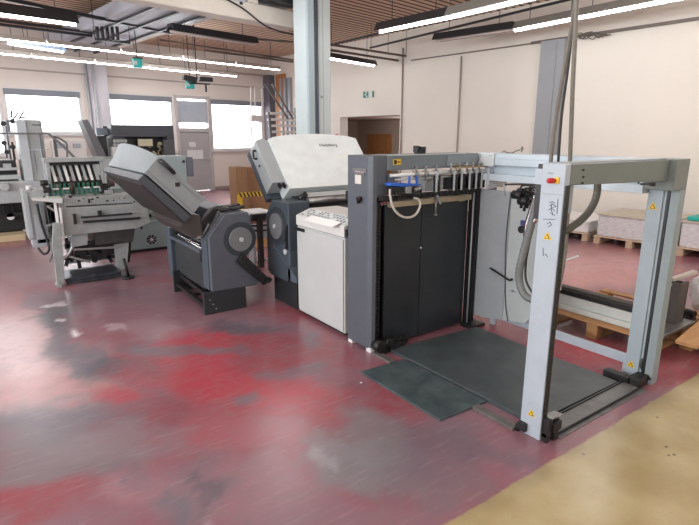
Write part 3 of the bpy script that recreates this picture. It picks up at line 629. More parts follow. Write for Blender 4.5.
m = MB(); m.box(a.x+.15, a.x+.21, 3.04, 3.09, a.z-.06, a.z-.005); m.cyl((a.x+.24, 3.04, a.z-.035), (a.x+.30, 3.04, a.z-.02), .016, 10); m.build('valve_bracket', steel_m, fd, .003)
m = MB(); m.tube([P_(390, 189), P_(390.5, 198), P_(394, 209), P_(401, 216), P_(409, 217.5), P_(416, 214), P_(420, 206), P_(419, 200), P_(414, 198)], .010, 10); lab(m.build('air_hose', hosew_m, fd), 'looped white air hose')
# gears at the feet of the chain
m = MB()
for (px, py, r) in ((379, 346, .05), (388, 345, .055), (397, 344, .035), (384, 352, .035)):
    c = gy(px, py, 3.10); m.cyl((c.x, 3.06, max(c.z, r)), (c.x, 3.15, max(c.z, r)), r, 14)
    m.ring((c.x, 3.055, max(c.z, r)), (0, 1, 0), r*.3, r*.75, .01, 12)
m.bar((2.53, 3.08, .06), (2.75, 3.08, .11), .03, .03); m.bar((2.60, 3.05, .02), (2.80, 3.10, .05), .04, .03); m.build('chain_gear', blackr_m, fd)
# right-hand chain post
m = MB(); m.box(3.59, 3.68, 3.13, 3.19, 0, 1.29); m.box(3.53, 3.72, 3.02, 3.16, 0, .03); m.build('chain_post', blackr_m, fd, .003)
m = MB(); m.cyl((3.583, 3.125, .03), (3.583, 3.125, 1.26), .007, 8); m.build('guide_rod', side_m, fd)
m = MB()
for k in range(46): m.box(3.625, 3.637, 3.122, 3.13, .04+k*.027, .055+k*.027)
m.build('roller_chain', blackr_m, fd)
m = MB(); c = gy(491, 182, 3.05); m.box(c.x-.055, c.x+.055, 3.03, 3.06, 1.29, 1.475)
for dx, dz in ((-.03, 1.44), (.02, 1.40), (-.01, 1.34)): m.cyl((c.x+dx, 3.03, dz), (c.x+dx, 3.02, dz), .008, 8)
m.build('mounting_plate', mat('mount_white', (.50, .54, .60), .4, var=.2, vscale=18), fd, .003)
m = MB(); m.box(3.75, 4.0, 3.10, 3.13, 1.29, 1.42); m.build('gusset_plate', mat('gusset', (.34, .35, .34), .5), fd)
m = MB(); m.box(3.74, 3.76, 3.02, 3.10, 1.0, 1.3); m.build('link_plate', house_m, fd)
# rear beam (channel) on the far side
m = MB(); m.box(3.66, 3.84, 1.72, 3.14, 1.555, 1.600); m.box(3.66, 3.675, 1.72, 3.14, 1.50, 1.555); m.box(3.72, 3.80, 1.72, 3.14, 1.42, 1.56); m.box(3.66, 3.82, 1.72, 3.14, 1.365, 1.425)
m.build('rear_beam', mat('beam_light_blue', (.56, .66, .74), .4, var=.10, vscale=6), fd, .004)
m = MB(); m.box(3.64, 3.66, 2.98, 3.16, 1.49, 1.60); m.box(3.64, 3.85, 2.96, 3.16, 1.598, 1.606)
for yy in (3.02, 3.12): m.cyl((3.64, yy, 1.585), (3.63, yy, 1.585), .008, 8)
m.build('joint_plate', mat('joint_white', (.60, .65, .68), .4), fd, .002)
m = MB(); pts = [gx(x, y, 3.78) for x, y in ((502, 153), (504, 151), (507, 152.5), (512, 153), (516, 151), (521, 149.5), (522, 147), (523, 149), (521, 152))]; m.tube(pts, .005, 6); lab(m.build('cable_scrap', cable_m, fd), 'thin cable lying on the rear beam')
# left gantry post
m = MB(); m.box(2.48, 2.53, 1.56, 1.70, 0, 1.608); lp = m.build('gantry_post', post_m, fd, .006)
m = MB(); m.box(2.487, 2.525, 1.552, 1.56, .03, 1.495); m.build('toothed_rack', black_m, lp)
m = MB()
for k in range(60): m.box(2.49, 2.52, 1.549, 1.552, .1+k*.022, .109+k*.022)
m.build('rack_teeth', blackr_m, lp)
m = MB(); m.box(2.477, 2.48, 1.562, 1.698, 1.445, 1.449); m.build('seam', side_m, lp)
c = gx(557, 181, 2.48); m = MB(); m.box(2.472, 2.48, c.y-.014, c.y+.012, 1.503, 1.537); lab(m.build('stop_button_base', yellow_m, lp, .003), 'yellow emergency stop base')
c2 = gx(554, 181, 2.46); m = MB(); m.cyl((2.475, c.y+.006, 1.519), (2.452, c.y+.012, 1.519), .009, 14); m.cyl((2.462, c.y+.012, 1.519), (2.445, c.y+.02, 1.519), .0145, 18); m.cyl((2.445, c.y+.02, 1.519), (2.436, c.y+.026, 1.519), .013, 18); lab(m.build('stop_button', red_m, lp), 'red mushroom stop button')
def triangle(x, y, X0, parent, s=.026):
    c = gx(x, y, X0)
    m = MB(); m.prism([(c.y+s, c.z-s*.75), (c.y-s, c.z-s*.75), (c.y, c.z+s*.95)], 'x', X0-.002, X0); t = m.build('warning_triangle', yellow_m, parent)
    m = MB(); m.prism([(c.y+s*.62, c.z-s*.58), (c.y-s*.62, c.z-s*.58), (c.y, c.z+s*.52)], 'x', X0-.0035, X0-.002)
    m.build('triangle_print', black_m, t)
    m = MB(); m.prism([(c.y+s*.40, c.z-s*.46), (c.y-s*.40, c.z-s*.46), (c.y, c.z+s*.28)], 'x', X0-.0045, X0-.0035); m.build('triangle_inner', yellow_m, t)
triangle(547.5, 236, 2.48, lp); triangle(531.5, 413, 2.48, lp)
m = MB()
for q in (((549, 203), (552, 201.5), (555, 203)), ((549, 206), (553, 204), (556, 206.5), (551, 208)), ((548, 210), (552, 208.5), (555, 211)), ((552, 203), (551, 209), (553, 215)), ((550, 213), (555, 215.5)), ((547, 224), (550, 222), (551.5, 225), (548, 227)), ((543, 248), (543.5, 256)), ((545, 254), (548, 257)), ((558, 199), (557, 214)), ((543, 219), (555, 219.5)), ((548, 173), (553, 173.2))):
    P = [gx(x, y, 2.4795) for x, y in q]
    for a, b in zip(P, P[1:]): m.bar(a, b, .003, .003)
m.build('scribbled_marks', ink_m, lp)
m = MB(); a = gx(528, 437, 2.475); m.box(2.455, 2.48, 1.645, 1.70, .02, .075); m.box(2.46, 2.5, 1.70, 1.72, .0, .05); m.build('foot_bracket', blackr_m, lp, .004)
m = MB(); m.box(2.49, 2.53, 1.515, 1.56, .03, .15); m.box(2.53, 2.61, 1.505, 1.555, .06, .12); m.box(2.55, 2.59, 1.51, 1.54, 0, .06); m.box(2.49, 2.52, 1.52, 1.555, 0, .06); m.build('roller_bracket', blackr_m, lp, .004)
m = MB(); m.bar((2.52, 1.545, .152), (2.66, 1.56, .125), .06, .006); m.build('bracket_cover', steel_m, lp)
m = MB(); m.box(2.50, 2.55, 1.70, 1.745, 1.30, 1.49); m.box(2.50, 2.55, 1.70, 1.74, 1.575, 1.60); m.build('cable_clip', black_m, lp, .003)
m = MB(); m.box(2.50, 2.545, 1.70, 1.755, 1.49, 1.575); m.build('clip_spacer', post_m, lp)
m = MB(); m.box(2.56, 2.60, 1.58, 1.62, 1.34, 1.49); m.build('hanging_plate', mat('plate_bluegrey', (.28, .32, .36), .5), lp)
# front cross beam
m = MB(); m.add([(2.531, y, z) for y, z in ((1.56, 1.495), (1.70, 1.495), (1.70, 1.605), (1.56, 1.605))]+[(3.66, y, z) for y, z in ((1.56, 1.462), (1.70, 1.462), (1.70, 1.60), (1.56, 1.60))], [(0, 1, 2, 3), (7, 6, 5, 4), (0, 4, 5, 1), (1, 5, 6, 2), (2, 6, 7, 3), (3, 7, 4, 0)])
cb = m.build('cross_beam', beamg_m, fd, .004)
m = MB(); m.box(2.531, 3.64, 1.585, 1.70, 1.603, 1.609); m.build('beam_lid', mat('beam_top_light', (.34, .40, .43), .4), cb)
m = MB()
for (x, y) in ((583, 170), (583, 177), (582, 183), (638, 183), (650, 184)):
    c = gy(x, y, 1.56); m.cyl((c.x, 1.56, c.z), (c.x, 1.553, c.z), .006, 8)
m.build('bolt', black_m, cb)
a, b = gy(641, 183, 1.57), gy(652, 184, 1.57); m = MB(); m.bar((a.x, 1.565, 1.46), (b.x, 1.565, 1.455), .02, .012); m.cyl((b.x, 1.55, 1.452), (b.x, 1.58, 1.452), .012, 10); m.build('latch', black_m, cb)
# right gantry post
m = MB(); m.box(3.64, 3.83, 1.52, 1.715, 1.40, 1.603); rp0 = m.build('corner_block', beamg_m, fd, .005)
m = MB(); m.box(3.73, 3.83, 1.615, 1.712, 0, 1.40); m.box(3.745, 3.83, 1.597, 1.615, 0, 1.40); rp = m.build('gantry_post', beam_m, fd, .003)
m = MB(); m.box(3.742, 3.83, 1.577, 1.596, 0, 1.40); m.build('groove', black_m, rp)
m = MB(); m.box(3.745, 3.83, 1.52, 1.575, 0.0, 1.40); m.build('outer_flange', mat('flange_grey', (.26, .31, .33), .45), rp, .002)
triangle(653, 206, 3.73, rp, .03); triangle(631, 364, 3.73, rp, .03)
m = MB(); m.box(3.60, 3.66, 1.60, 1.80, 0.005, .06); m.box(3.60, 3.74, 1.54, 1.62, .0, .075); m.build('base_block', blackr_m, rp, .004)
m = MB(); m.tube([(3.775, 1.60, .25), (3.74, 1.60, .12), (3.76, 1.56, .08), (3.74, 1.53, .04)], .010, 8); m.build('chain_end', black_m, rp)
# floor rails
m = MB(); m.box(3.80, 3.83, 1.70, 3.05, .075, .145); m.box(3.80, 3.83, 1.72, 1.76, 0, .08); m.box(3.80, 3.83, 2.98, 3.03, 0, .08); m.build('rear_floor_rail', post_m, fd, .002)
m = MB(); m.box(2.44, 2.50, 1.72, 2.04, 0, .018); m.box(2.44, 2.50, 2.885, 3.12, 0, .018); m.build('side_floor_rail', mat('rail_brown_grey', (.16, .15, .145), .5, metal=.2, var=.4, vscale=12), fd, .002)
m = MB(); m.box(2.64, 3.60, 1.535, 1.645, 0, .02); m.box(2.60, 3.64, 1.50, 1.535, 0, .005); m.build('front_floor_rail', mat('rail_steel', (.20, .20, .20), .45, metal=.3, var=.4, vscale=9), fd, .002)
m = MB(); m.box(2.60, 3.66, 1.645, 1.655, 0, .03); m.box(2.60, 3.64, 1.528, 1.535, 0, .024); m.build('rail_lip', black_m, fd)
# side plates on the far side
m = MB(); m.prism([(3.02, .09), (2.80, .13), (2.80, 1.285), (3.20, 1.285), (3.20, .09)], 'x', 3.68, 3.70); m.build('side_plate', side_m, fd, .004)
m = MB(); pts = [(2.797, .13), (2.56, .17), (2.50, .25), (2.50, .60), (2.47, .9), (2.47, 1.22), (2.52, 1.285), (2.797, 1.285)]; m.prism(pts, 'x', 3.68, 3.70); m.build('side_plate', side2_m, fd, .004)
m = MB(); m.tube([(3.672, 2.80, 1.28), (3.672, 2.815, .9), (3.672, 2.80, .6), (3.672, 2.77, .3), (3.672, 2.73, .14)], .005, 6); m.build('plate_seam', mat('seam_dark', (.08, .09, .10), .5), fd)
a, b, c = gx(490, 268, 3.66), gx(509, 280, 3.66), gx(512, 279, 3.66); m = MB(); m.tube([a, (a+b)/2, b, c], .009, 8); m.build('lever', black_m, fd)
a, b = gx(520, 225, 3.67), gx(527, 221, 3.67); m = MB(); m.box(3.672, 3.68, a.y, b.y, a.z, b.z); lab(m.build('label_plate', inkb_m, fd), 'dark blue label')
c = gx(524, 229, 3.66); m = MB(); m.cyl((3.68, c.y, c.z), (3.62, c.y, c.z), .032, 16); m.build('knob', black_m, fd)
m = MB()
for (x0, y0, x1, y1) in ((517, 239, 519, 240), (512, 289, 514, 292), (510, 291, 516, 291.5)):
    a, b = gx(x0, y0, 3.68), gx(x1, y1, 3.68); m.box(3.677, 3.68, a.y, b.y, a.z, b.z)
m.build('scuff_marks', side_m, fd)
# cluster of couplings and hoses behind the left post
m = MB()
for i, (x, y, r) in enumerate(((518, 195, .035), (522, 192, .03), (527, 196, .04), (524, 201, .035), (531, 199, .03), (535, 197, .025), (528, 190, .02), (515, 195, .02))):
    c = gx(x, y, 3.45+.03*(i % 3)); m.cyl(c-Vector((0, r*1.2, 0)), c+Vector((0, r*1.2, 0)), r, 10)
a, b = gx(513, 195, 3.5), gx(541, 196.5, 3.5); m.cyl(a, b, .012, 8)
for x0, y0, x1, y1 in ((522, 200, 521, 208), (526, 202, 524, 211), (529, 200, 527, 208)): m.cyl(gx(x0, y0, 3.45), gx(x1, y1, 3.45), .012, 8)
m.build('coupling_cluster', blackr_m, fd)
m = MB(); m.tube([gx(x, y, 3.45) for x, y in ((521, 193), (521, 187), (525, 185), (531, 186), (534, 191))], .008, 6); m.tube([gx(x, y, 3.45) for x, y in ((526, 194), (529, 188), (534, 187), (539, 190), (541, 186))], .007, 6); m.tube([gx(x, y, 3.4) for x, y in ((505, 184.5), (520, 184.2), (536, 184.8))], .008, 6); m.build('cable_loop', cabled_m, fd)
m = MB(); m.cyl(gx(504.5, 183, 3.5), gx(504.5, 196, 3.5), .008, 6); m.cyl(gx(530, 184, 3.5), gx(530, 200, 3.5), .008, 6); m.build('support_rod', side_m, fd)
m = MB(); m.tube([gx(x, y, 3.40) for x, y in ((540, 192), (535, 210), (528, 236), (522, 258), (519, 275), (521, 288), (527, 297), (538, 301))], .030, 12, rough=.05, sub=8); lab(m.build('suction_hose', mat('hose_grey', (.19, .20, .20), .5, var=.2), fd), 'thick grey corrugated hose')
m = MB(); m.tube([gx(x, y, 3.45) for x, y in ((536, 196), (531, 212), (527, 225), (526, 238))], .022, 10); m.tube([gx(x, y, 3.3) for x, y in ((542, 200), (538, 215), (534, 222))], .02, 10); m.build('bright_pipe', chrome_m, fd)
m = MB(); m.tube([gx(x, y, 3.42) for x, y in ((538, 200), (534, 222), (529, 245), (526, 262), (526, 280), (533, 294))], .009, 8); m.build('thin_cable', cabled_m, fd)
# corrugated hose bowing from the cross beam
m = MB(); m.tube([gy(x, y, 1.9) for x, y in ((597.5, 183), (597, 193), (594, 203), (588, 213), (580, 221), (573, 226), (567, 230), (562, 231))], .024, 12, rough=.07, sub=8)
lab(m.build('corrugated_hose', mat('hose_olive', (.10, .10, .085), .5), fd), 'grey corrugated hose curving under the beam')

# ---- floor plates
m = MB(); m.prism([(2.592, 1.675), (3.56, 1.665), (3.575, 3.0), (2.592, 3.06)], 'z', .0, .028)
tag(m.build('pile_board', plate_m, None, .002), 'large dark steel lifting plate on the floor inside the gantry', 'steel plate')
m = MB(); m.prism([(2.156, 2.05), (2.578, 2.04), (2.578, 2.865), (2.156, 2.89)], 'z', 0, .016)
tag(m.build('ramp_plate', mat('dark_steel_plate2', (.036, .056, .064), .4, col2=(.085, .115, .12), var=0, vscale=5, bump=.05), None, .002), 'small dark scratched steel plate before the gantry, nearest the viewer', 'steel plate')

# ================================================================ CONTROL CABINET
cb_ = thing('control_cabinet', (2.7, 3.95, 0), 'white waist-high control cabinet with sloping keypad top between folder and feeder', 'cabinet')
m = MB(); m.box(2.475, 2.95, 3.55, 4.36, .03, .90); m.build('body', cab_m, cb_, .006)
m = MB(); m.box(2.50, 2.9, 3.6, 4.32, 0, .03); m.build('plinth', black_m, cb_)
m = MB(); m.box(2.462, 2.475, 3.565, 4.35, .05, .885); dr_ = m.build('door', cab_m, cb_, .004)
m = MB(); m.box(2.452, 2.462, 4.20, 4.33, .855, .885); m.cyl((2.45, 4.31, .87), (2.435, 4.31, .87), .016, 12); m.build('handle', black_m, dr_)
m = MB(); m.prism([(2.465, .905), (2.95, .905), (2.95, 1.055), (2.62, 1.055), (2.465, 1.0)], 'y', 3.55, 4.37); m.build('console', mat('console_white', (.66, .67, .66), .45, var=.05), cb_, .006)
m = MB()
d_ = Vector((.155, 0, .055)).normalized(); n_ = Vector((-d_.z, 0, d_.x))
def slope(mb, u0, u1, y0, y1, t0, t1):
    o = Vector((2.465, 0, 1.0)); vs = [o+d_*u+Vector((0, y, 0))+n_*t for u in (u0, u1) for y in (y0, y1) for t in (t0, t1)]
    mb.add(vs, [(0, 1, 3, 2), (4, 6, 7, 5), (0, 4, 5, 1), (2, 3, 7, 6), (0, 2, 6, 4), (1, 5, 7, 3)])
slope(m, .01, .155, 3.58, 4.34, 0, .004); m.build('keypad_panel', mat('keypad_grey', (.50, .53, .54), .4), cb_)
m = MB()
for i in range(14):
    for j in range(4):
        if random.random() < .62: slope(m, .02+j*.035, .04+j*.035, 3.62+i*.05, 3.645+i*.05, .004, .007)
m.build('keys', mat('keys_dark', (.14, .16, .18), .4), cb_)
m = MB(); slope(m, -.07, .03, 3.62, 4.10, .012, .02); m.build('paper_tray', mat('tray_white', (.78, .78, .77), .4), cb_)
m = MB(); c = gx(342, 221.5, 2.60); m.cyl((2.6, 3.60, 1.05), (2.6, 3.60, 1.075), .014, 12); lab(m.build('red_button', red_m, cb_), 'small red push button')

# ================================================================ FOLDING UNIT BEHIND THE CABINET (facing -x)
u2 = thing('folding_unit', (2.9, 4.9, 0), 'folding unit with big white sloping hood standing behind the white control cabinet', 'machine')
m = MB(); m.prism([(4.53, 1.10), (4.88, 1.10), (5.03, .93), (5.04, .30), (4.97, .27), (4.60, .27), (4.53, .62)], 'x', 2.47, 2.72); sc2 = m.build('side_cover', houseb_m, u2, .012)
m = MB(); m.prism([(4.53, .60), (4.85, .63), (4.40, .36), (4.40, .30), (4.53, .30)], 'x', 2.475, 2.60); m.prism([(4.86, .60), (4.39, .355), (4.39, .36), (4.86, .62)], 'x', 2.462, 2.475); m.build('lower_flap', mat('flap_slate', (.09, .115, .14), .45), sc2, .003)
m = MB(); m.prism([(4.545, .62), (4.60, .62), (4.60, .80), (4.545, .88)], 'x', 2.462, 2.472); m.build('recess', black_m, sc2)
m = MB(); m.ring((2.471, 4.77, .835), (-1, 0, 0), .135, .20, .006, 32); m.build('wheel_recess', mat('recess_dark', (.035, .045, .057), .5), sc2)
m = MB(); m.cyl((2.47, 4.77, .835), (2.44, 4.77, .835), .135, 32); dk = m.build('handwheel', disc_m, sc2, .003)
m = MB(); m.cyl((2.44, 4.77, .835), (2.425, 4.77, .835), .022, 16); m.build('hub', lite_m, dk)
m = MB(); c = gx(285, 252, 2.46); m.cyl((2.475, c.y, c.z), (2.455, c.y, c.z), .028, 14); m.build('sticker', lite_m, sc2)
m = MB(); m.box(2.72, 3.60, 4.55, 5.02, .30, 1.02); m.build('body', mat('body_green', (.10, .13, .14), .45, var=.15), u2, .006)
m = MB(); m.box(2.72, 3.6, 4.60, 4.98, 1.02, 1.10)
for k in range(5): m.cyl((2.72, 4.62+.07*k, 1.10), (3.6, 4.62+.07*k, 1.10), .022, 10)
m.build('roller_bed', blackr_m, u2)
m = MB(); m.cyl((2.72, 4.56, 1.10), (3.55, 4.56, 1.10), .03, 14); m.build('front_roller', steel_m, u2)
m = MB(); m.box(2.50, 2.60, 4.45, 4.95, 0, .30); m.build('foot_plate', mat('foot_dark', (.02, .024, .028), .45), u2, .004)
m = MB(); m.box(3.45, 3.55, 4.45, 4.95, 0, .32); m.build('foot_plate', MATS['foot_dark'], u2, .004)
m = MB(); m.box(2.6, 3.45, 4.55, 4.62, .08, .14); m.build('cross_bar', MATS['foot_dark'], u2)
# hood: sloping shell in the yz plane
ux, uz = Vector((0, .66, .751)), Vector((0, .751, -.66))   # along the slope, into the hood
O2 = Vector((2.47, 4.86, 1.275))
def h2(x, u, t): return Vector((x, 0, 0)) + Vector((0, O2.y, O2.z)) + ux*u + uz*t
def hoodmesh(x0, x1, u0, u1, t0, t1, nx=1, arch=0.0, parent=None, name='', m_=None, bev=.01):
    m = MB(); vs = []; n = nx+1
    for i in range(n):
        f = i/nx; x = x0+(x1-x0)*f; b = arch*math.sin(math.pi*f)**.6 if arch else 0
        vs += [h2(x, u0, t0), h2(x, u1+b, t0), h2(x, u1+b, t1), h2(x, u0, t1)]
    fs = [(0, 1, 2, 3), tuple(4*(n-1)+k for k in (3, 2, 1, 0))]
    for i in range(n-1):
        for k in range(4): fs.append((4*i+k, 4*(i+1)+k, 4*(i+1)+(k+1) % 4, 4*i+(k+1) % 4))
    m.add(vs, fs); return m.build(name, m_, parent, bev)
hd = hoodmesh(2.63, 3.80, -.10, .57, -.02, .19, 12, .07, u2, 'hood', whood_m)
hoodmesh(2.475, 2.625, 0, .56, 0, .20, 3, .03, u2, 'hood_side', mat('hood_side_grey', (.40, .45, .48), .42, var=.06), .008)
hoodmesh(2.47, 3.72, -.06, .58, .205, .27, 1, 0, u2, 'hood_tray', houseb_m, .006)
m = MB(); a = h2(2.47, .47, .06); b = h2(2.47, .40, .10); m.tube([a, a+Vector((-.03, 0, 0)), b+Vector((-.03, 0, 0)), b], .012, 8, sub=2); m.build('handle', black_m, u2)
m = MB(); c = h2(2.47, .30, .10); m.cyl(c, c-Vector((.008, 0, 0)), .012, 10); m.build('lock', black_m, u2)
m = MB()
for k in (0, 1): m.bar(h2(2.55+.05*k, -.01, .02), h2(2.55+.05*k, -.06, .0), .02, .04)
m.cyl((2.70, 4.70, 1.10), (2.78, 4.70, 1.16), .03, 10); m.build('hinge', black_m, u2)
m = MB(); m.prism([(4.60, 1.04), (4.75, 1.16), (4.78, 1.13), (4.70, 1.03)], 'x', 2.8, 3.7); m.build('lip', lite_m, u2)
o_ = h2(3.36, .47, -.0215); text('hood_lettering', 'Heidelberg', .055, o_, (1, 0, 0), ux, ink_m, hd, .001)

# ================================================================ FOLDING UNIT TURNED TO THE AISLE (facing -y)
u1 = thing('folding_unit', (1.95, 5.3, 0), 'folding unit with light grey tilted hood standing free on the red floor', 'machine')
m = MB(); m.prism([(1.745, .23), (1.745, .79), (1.92, 1.0), (2.17, 1.0), (2.20, .93), (2.20, .62), (2.12, .52), (2.285, .28), (2.235, .22)], 'y', 4.82, 4.98); s1 = m.build('side_cover', house_m, u1, .012)
m = MB(); m.ring((2.068, 4.821, .735), (0, -1, 0), .122, .175, .006, 32); m.build('wheel_recess', MATS['recess_dark'], s1)
m = MB(); m.cyl((2.068, 4.82, .735), (2.068, 4.79, .735), .122, 32); dk = m.build('handwheel', disc_m, s1, .003)
m = MB(); m.cyl((2.068, 4.79, .735), (2.068, 4.775, .735), .022, 16); m.build('hub', lite_m, dk)
m = MB(); m.box(1.79, 2.18, 4.98, 6.05, .25, .82); m.build('body', mat('body_dark_grey', (.03, .035, .04), .42, var=.2), u1, .01)
m = MB(); m.box(1.73, 1.79, 4.86, 5.02, .24, .80); m.box(1.70, 1.80, 5.95, 6.10, .12, .72); m.build('end_frame', houseb_m, u1, .008)
m = MB(); m.prism([(4.99, .22), (5.93, .22), (5.93, .52), (5.85, .60), (5.05, .62), (4.99, .55)], 'x', 1.735, 1.775); m.build('front_guard', mat('guard_dark', (.035, .042, .046), .4, var=.15), u1, .006)
m = MB(); m.box(1.727, 1.735, 5.03, 5.06, .50, .60); m.build('guard_handle', black_m, u1)
m = MB()
for k, (x, z) in enumerate(((1.77, .70), (1.80, .76), (1.84, .83), (1.78, .64))): m.cyl((x, 4.98, z), (x, 6.0, z), .024, 12)
m.build('fold_roller', blackr_m, u1)
m = MB()
for k in range(13):
    y = 5.05+k*.055; m.cyl((1.735, y, .675), (1.735, y+.028, .675), .014, 8)
m.cyl((1.745, 5.0, .64), (1.745, 6.0, .66), .008, 8); m.build('roller_rings', chrome_m, u1)
m = MB(); m.box(1.70, 1.76, 4.99, 5.95, .60, .635); m.build('sheet_guide', house_m, u1, .003)
m = MB(); m.bar((1.80, 4.90, .86), (1.90, 4.92, 1.02), .03, .015); m.bar((1.72, 4.95, .78), (1.80, 4.95, .90), .03, .02); m.box(1.66, 1.70, 4.9, 5.0, .77, .80); m.build('hinge_arm', steel_m, u1)
m = MB(); m.box(1.70, 1.90, 4.98, 5.9, .82, .90); m.bar((1.70, 5.0, .86), (1.88, 5.0, 1.03), .1, .05); m.build('hinge_block', blackr_m, u1, .004)
m = MB(); m.box(1.93, 2.18, 4.98, 6.0, .82, 1.0); m.build('top_cover', house_m, u1, .01)
m = MB()
for i in range(16):
    x = 1.90+.28*random.random(); y = 4.95+.25*random.random(); m.bar((x, y, 1.015), (x+.08, y+.05*random.uniform(-1, 1), 1.02+.02*random.random()), .05, .03)
m.build('cable_bundle', cabled_m, u1, .01)
m = MB(); m.box(1.66, 2.11, 4.83, 4.87, 0, .23); m.build('foot_plate', MATS['foot_dark'], u1, .004)
m = MB(); m.box(1.66, 2.11, 5.80, 5.84, 0, .25); m.build('foot_plate', MATS['foot_dark'], u1, .004)
m = MB(); m.bar((1.70, 4.87, .07), (1.70, 5.80, .09), .04, .04); m.bar((1.75, 4.87, .15), (1.75, 5.80, .19), .04, .05); m.bar((1.70, 5.3, .08), (1.95, 5.32, .12), .03, .03); m.build('cross_bar', blackr_m, u1)
m = MB()
for y in (4.85, 5.82): m.cyl((1.74, y, 0), (1.74, y, .03), .025, 10)
m.build('levelling_foot', black_m, u1)
m = MB()
for x, z in ((1.72, .15), (1.75, .10), (1.78, .05)): m.cyl((x, 4.83, z), (x, 4.825, z), .008, 8)
m.build('bolt', steel_m, u1)
# hood, profile in the xz plane
A = Vector((1.338, 0, 1.567)); Bp = Vector((1.207, 0, 1.428)); E_ = Vector((1.735, 0, 1.165)); D_ = Vector((1.600, 0, 1.02)); Cc = Vector((1.145, 0, 1.365)); Dd = Vector((1.530, 0, .955))
al = (A-E_).normalized()
def shell(name, pr, y0, y1, ny, arch, m_, bev=.01, idx=(0, 1)):
    m = MB(); n = len(pr); vs = []
    for i in range(ny+1):
        f = i/ny; b = arch*math.sin(math.pi*f)**.7 if arch else 0
        for k, p in enumerate(pr): vs.append(Vector((p.x, y0+(y1-y0)*f, p.z))+(al*b if k in idx else Vector()))
    fs = [tuple(range(n)), tuple(ny*n+k for k in range(n-1, -1, -1))]
    for i in range(ny):
        for k in range(n): fs.append((i*n+k, (i+1)*n+k, (i+1)*n+(k+1) % n, i*n+(k+1) % n))
    m.add(vs, fs); return m.build(name, m_, u1, bev)
hd1 = shell('hood', [A, Bp, D_, E_], 4.82, 6.38, 26, .15, hood_m, idx=(0,))
nn = Vector((al.z, 0, -al.x))
shell('hood_tray', [Bp-Vector((.01, 0, .012)), Cc, Dd, D_-Vector((.008, 0, .01))], 4.83, 6.38, 8, 0.0, mat('tray_dark', (.055, .065, .078), .45, var=.1), .006)
ud = (Cc-Dd).normalized()
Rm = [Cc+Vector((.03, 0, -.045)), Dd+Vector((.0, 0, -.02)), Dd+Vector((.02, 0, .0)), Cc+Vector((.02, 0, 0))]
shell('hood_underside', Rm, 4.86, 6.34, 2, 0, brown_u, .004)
m = MB(); m.prism([(1.50, .90), (1.62, .78), (1.72, .80), (1.70, 1.0), (1.62, 1.02)], 'y', 4.90, 5.92); m.build('plate_mount', mat('mount_brown', (.06, .052, .05), .45, var=.3), u1, .004)
m = MB(); p0_, p1_ = gy(161, 161, 4.80), gy(174, 172.5, 4.80); m.tube([p0_+Vector((0, .02, 0)), p0_+Vector((.015, -.02, -.01)), p1_+Vector((-.015, -.02, .01)), p1_+Vector((0, .02, 0))], .020, 8, sub=2); m.build('handle', black_m, hd1)
m = MB(); c = gy(177.5, 184.5, 4.82); m.box(c.x-.02, c.x+.02, 4.81, 4.822, c.z-.018, c.z+.018); m.build('latch', black_m, hd1, .002)
m = MB(); q1, q2 = gy(150, 168, 4.82), gy(198, 209, 4.82); q1 = Bp+(A-Bp)*.14; q2 = D_+(E_-D_)*.14; m.bar((q1.x, 4.817, q1.z), (q2.x, 4.817, q2.z), .004, .010); q1 = Bp+(A-Bp)*.8; q2 = D_+(E_-D_)*.8; m.bar((q1.x, 4.817, q1.z), (q2.x, 4.817, q2.z), .004, .006); m.build('panel_seam', mat('seam_mid', (.2, .22, .24), .5), hd1)
# belt chute leaning out to the right
m = MB(); P4 = [gy(x, y, 4.80) for x, y in ((236, 262), (242.5, 253), (270, 280), (263, 285))]; m.prism([(q.x, q.z) for q in P4], 'y', 4.78, 4.815)
for k in range(7): c = P4[1].lerp(P4[2], (k+.5)/7); m.cyl((c.x-.01, 4.76, c.z-.03), (c.x-.01, 4.80, c.z-.03), .016, 8)
m.cyl(P4[2], P4[2]+Vector((0, .15, 0)), .025, 10); m.prism([(2.13, .52), (2.42, .22), (2.42, .16), (2.13, .45)], 'y', 4.99, 5.02); m.prism([(2.14, .50), (2.42, .20), (2.42, .16), (2.13, .45)], 'y', 5.9, 5.95)
for k in range(6): m.cyl((2.20+k*.04, 4.99, .47-k*.052), (2.16+k*.05, 5.9, .47-k*.052), .02, 8)
ch_ = m.build('delivery_chute', blackr_m, u1, .003)
m = MB(); m.prism([(2.21, .475), (2.42, .255), (2.42, .245), (2.21, .46)], 'y', 5.03, 5.88); m.build('chute_belt', mat('belt_pinkgrey', (.30, .22, .21), .5), ch_)

# ---- clutter between the two folding units
t = thing('roller_table', (3.0, 6.2, 0), 'narrow white and black roller frame standing between the two folding units', 'roller frame')
c0, c1 = gy(252, 216, 6.3), gy(266, 216, 6.3)
m = MB(); m.box(c0.x, c1.x+.1, 6.25, 6.7, c0.z, c0.z+.04); m.build('table_plate', frame_w, t)
m = MB()
for py in (220, 226, 231): a, b = gy(250, py, 6.3), gy(270, py-1, 6.3); m.cyl(a, b, .014, 8)
a = gy(259, 218, 6.28); m.box(a.x-.02, a.x+.04, 6.25, 6.33, 0.0, a.z+.03); m.box(a.x-.12, a.x+.15, 6.22, 6.3, a.z+.0, a.z+.06); m.build('roller_post', black_m, t, .003)
m = MB(); a, b = gy(251, 225, 6.5), gy(268, 225, 6.5); m.box(a.x, b.x, 6.5, 6.55, .35, a.z); m.box(a.x, a.x+.03, 6.45, 6.6, 0, .4); m.build('back_panel', side_m, t)
m = MB(); c = gz(261, 247); m.box(c.x-.08, c.x+.08, c.y-.08, c.y+.08, 0, .14); tag(m.build('wood_block', wood_m, None, .004), 'small block of wood on the floor between the folding units', 'wood block')
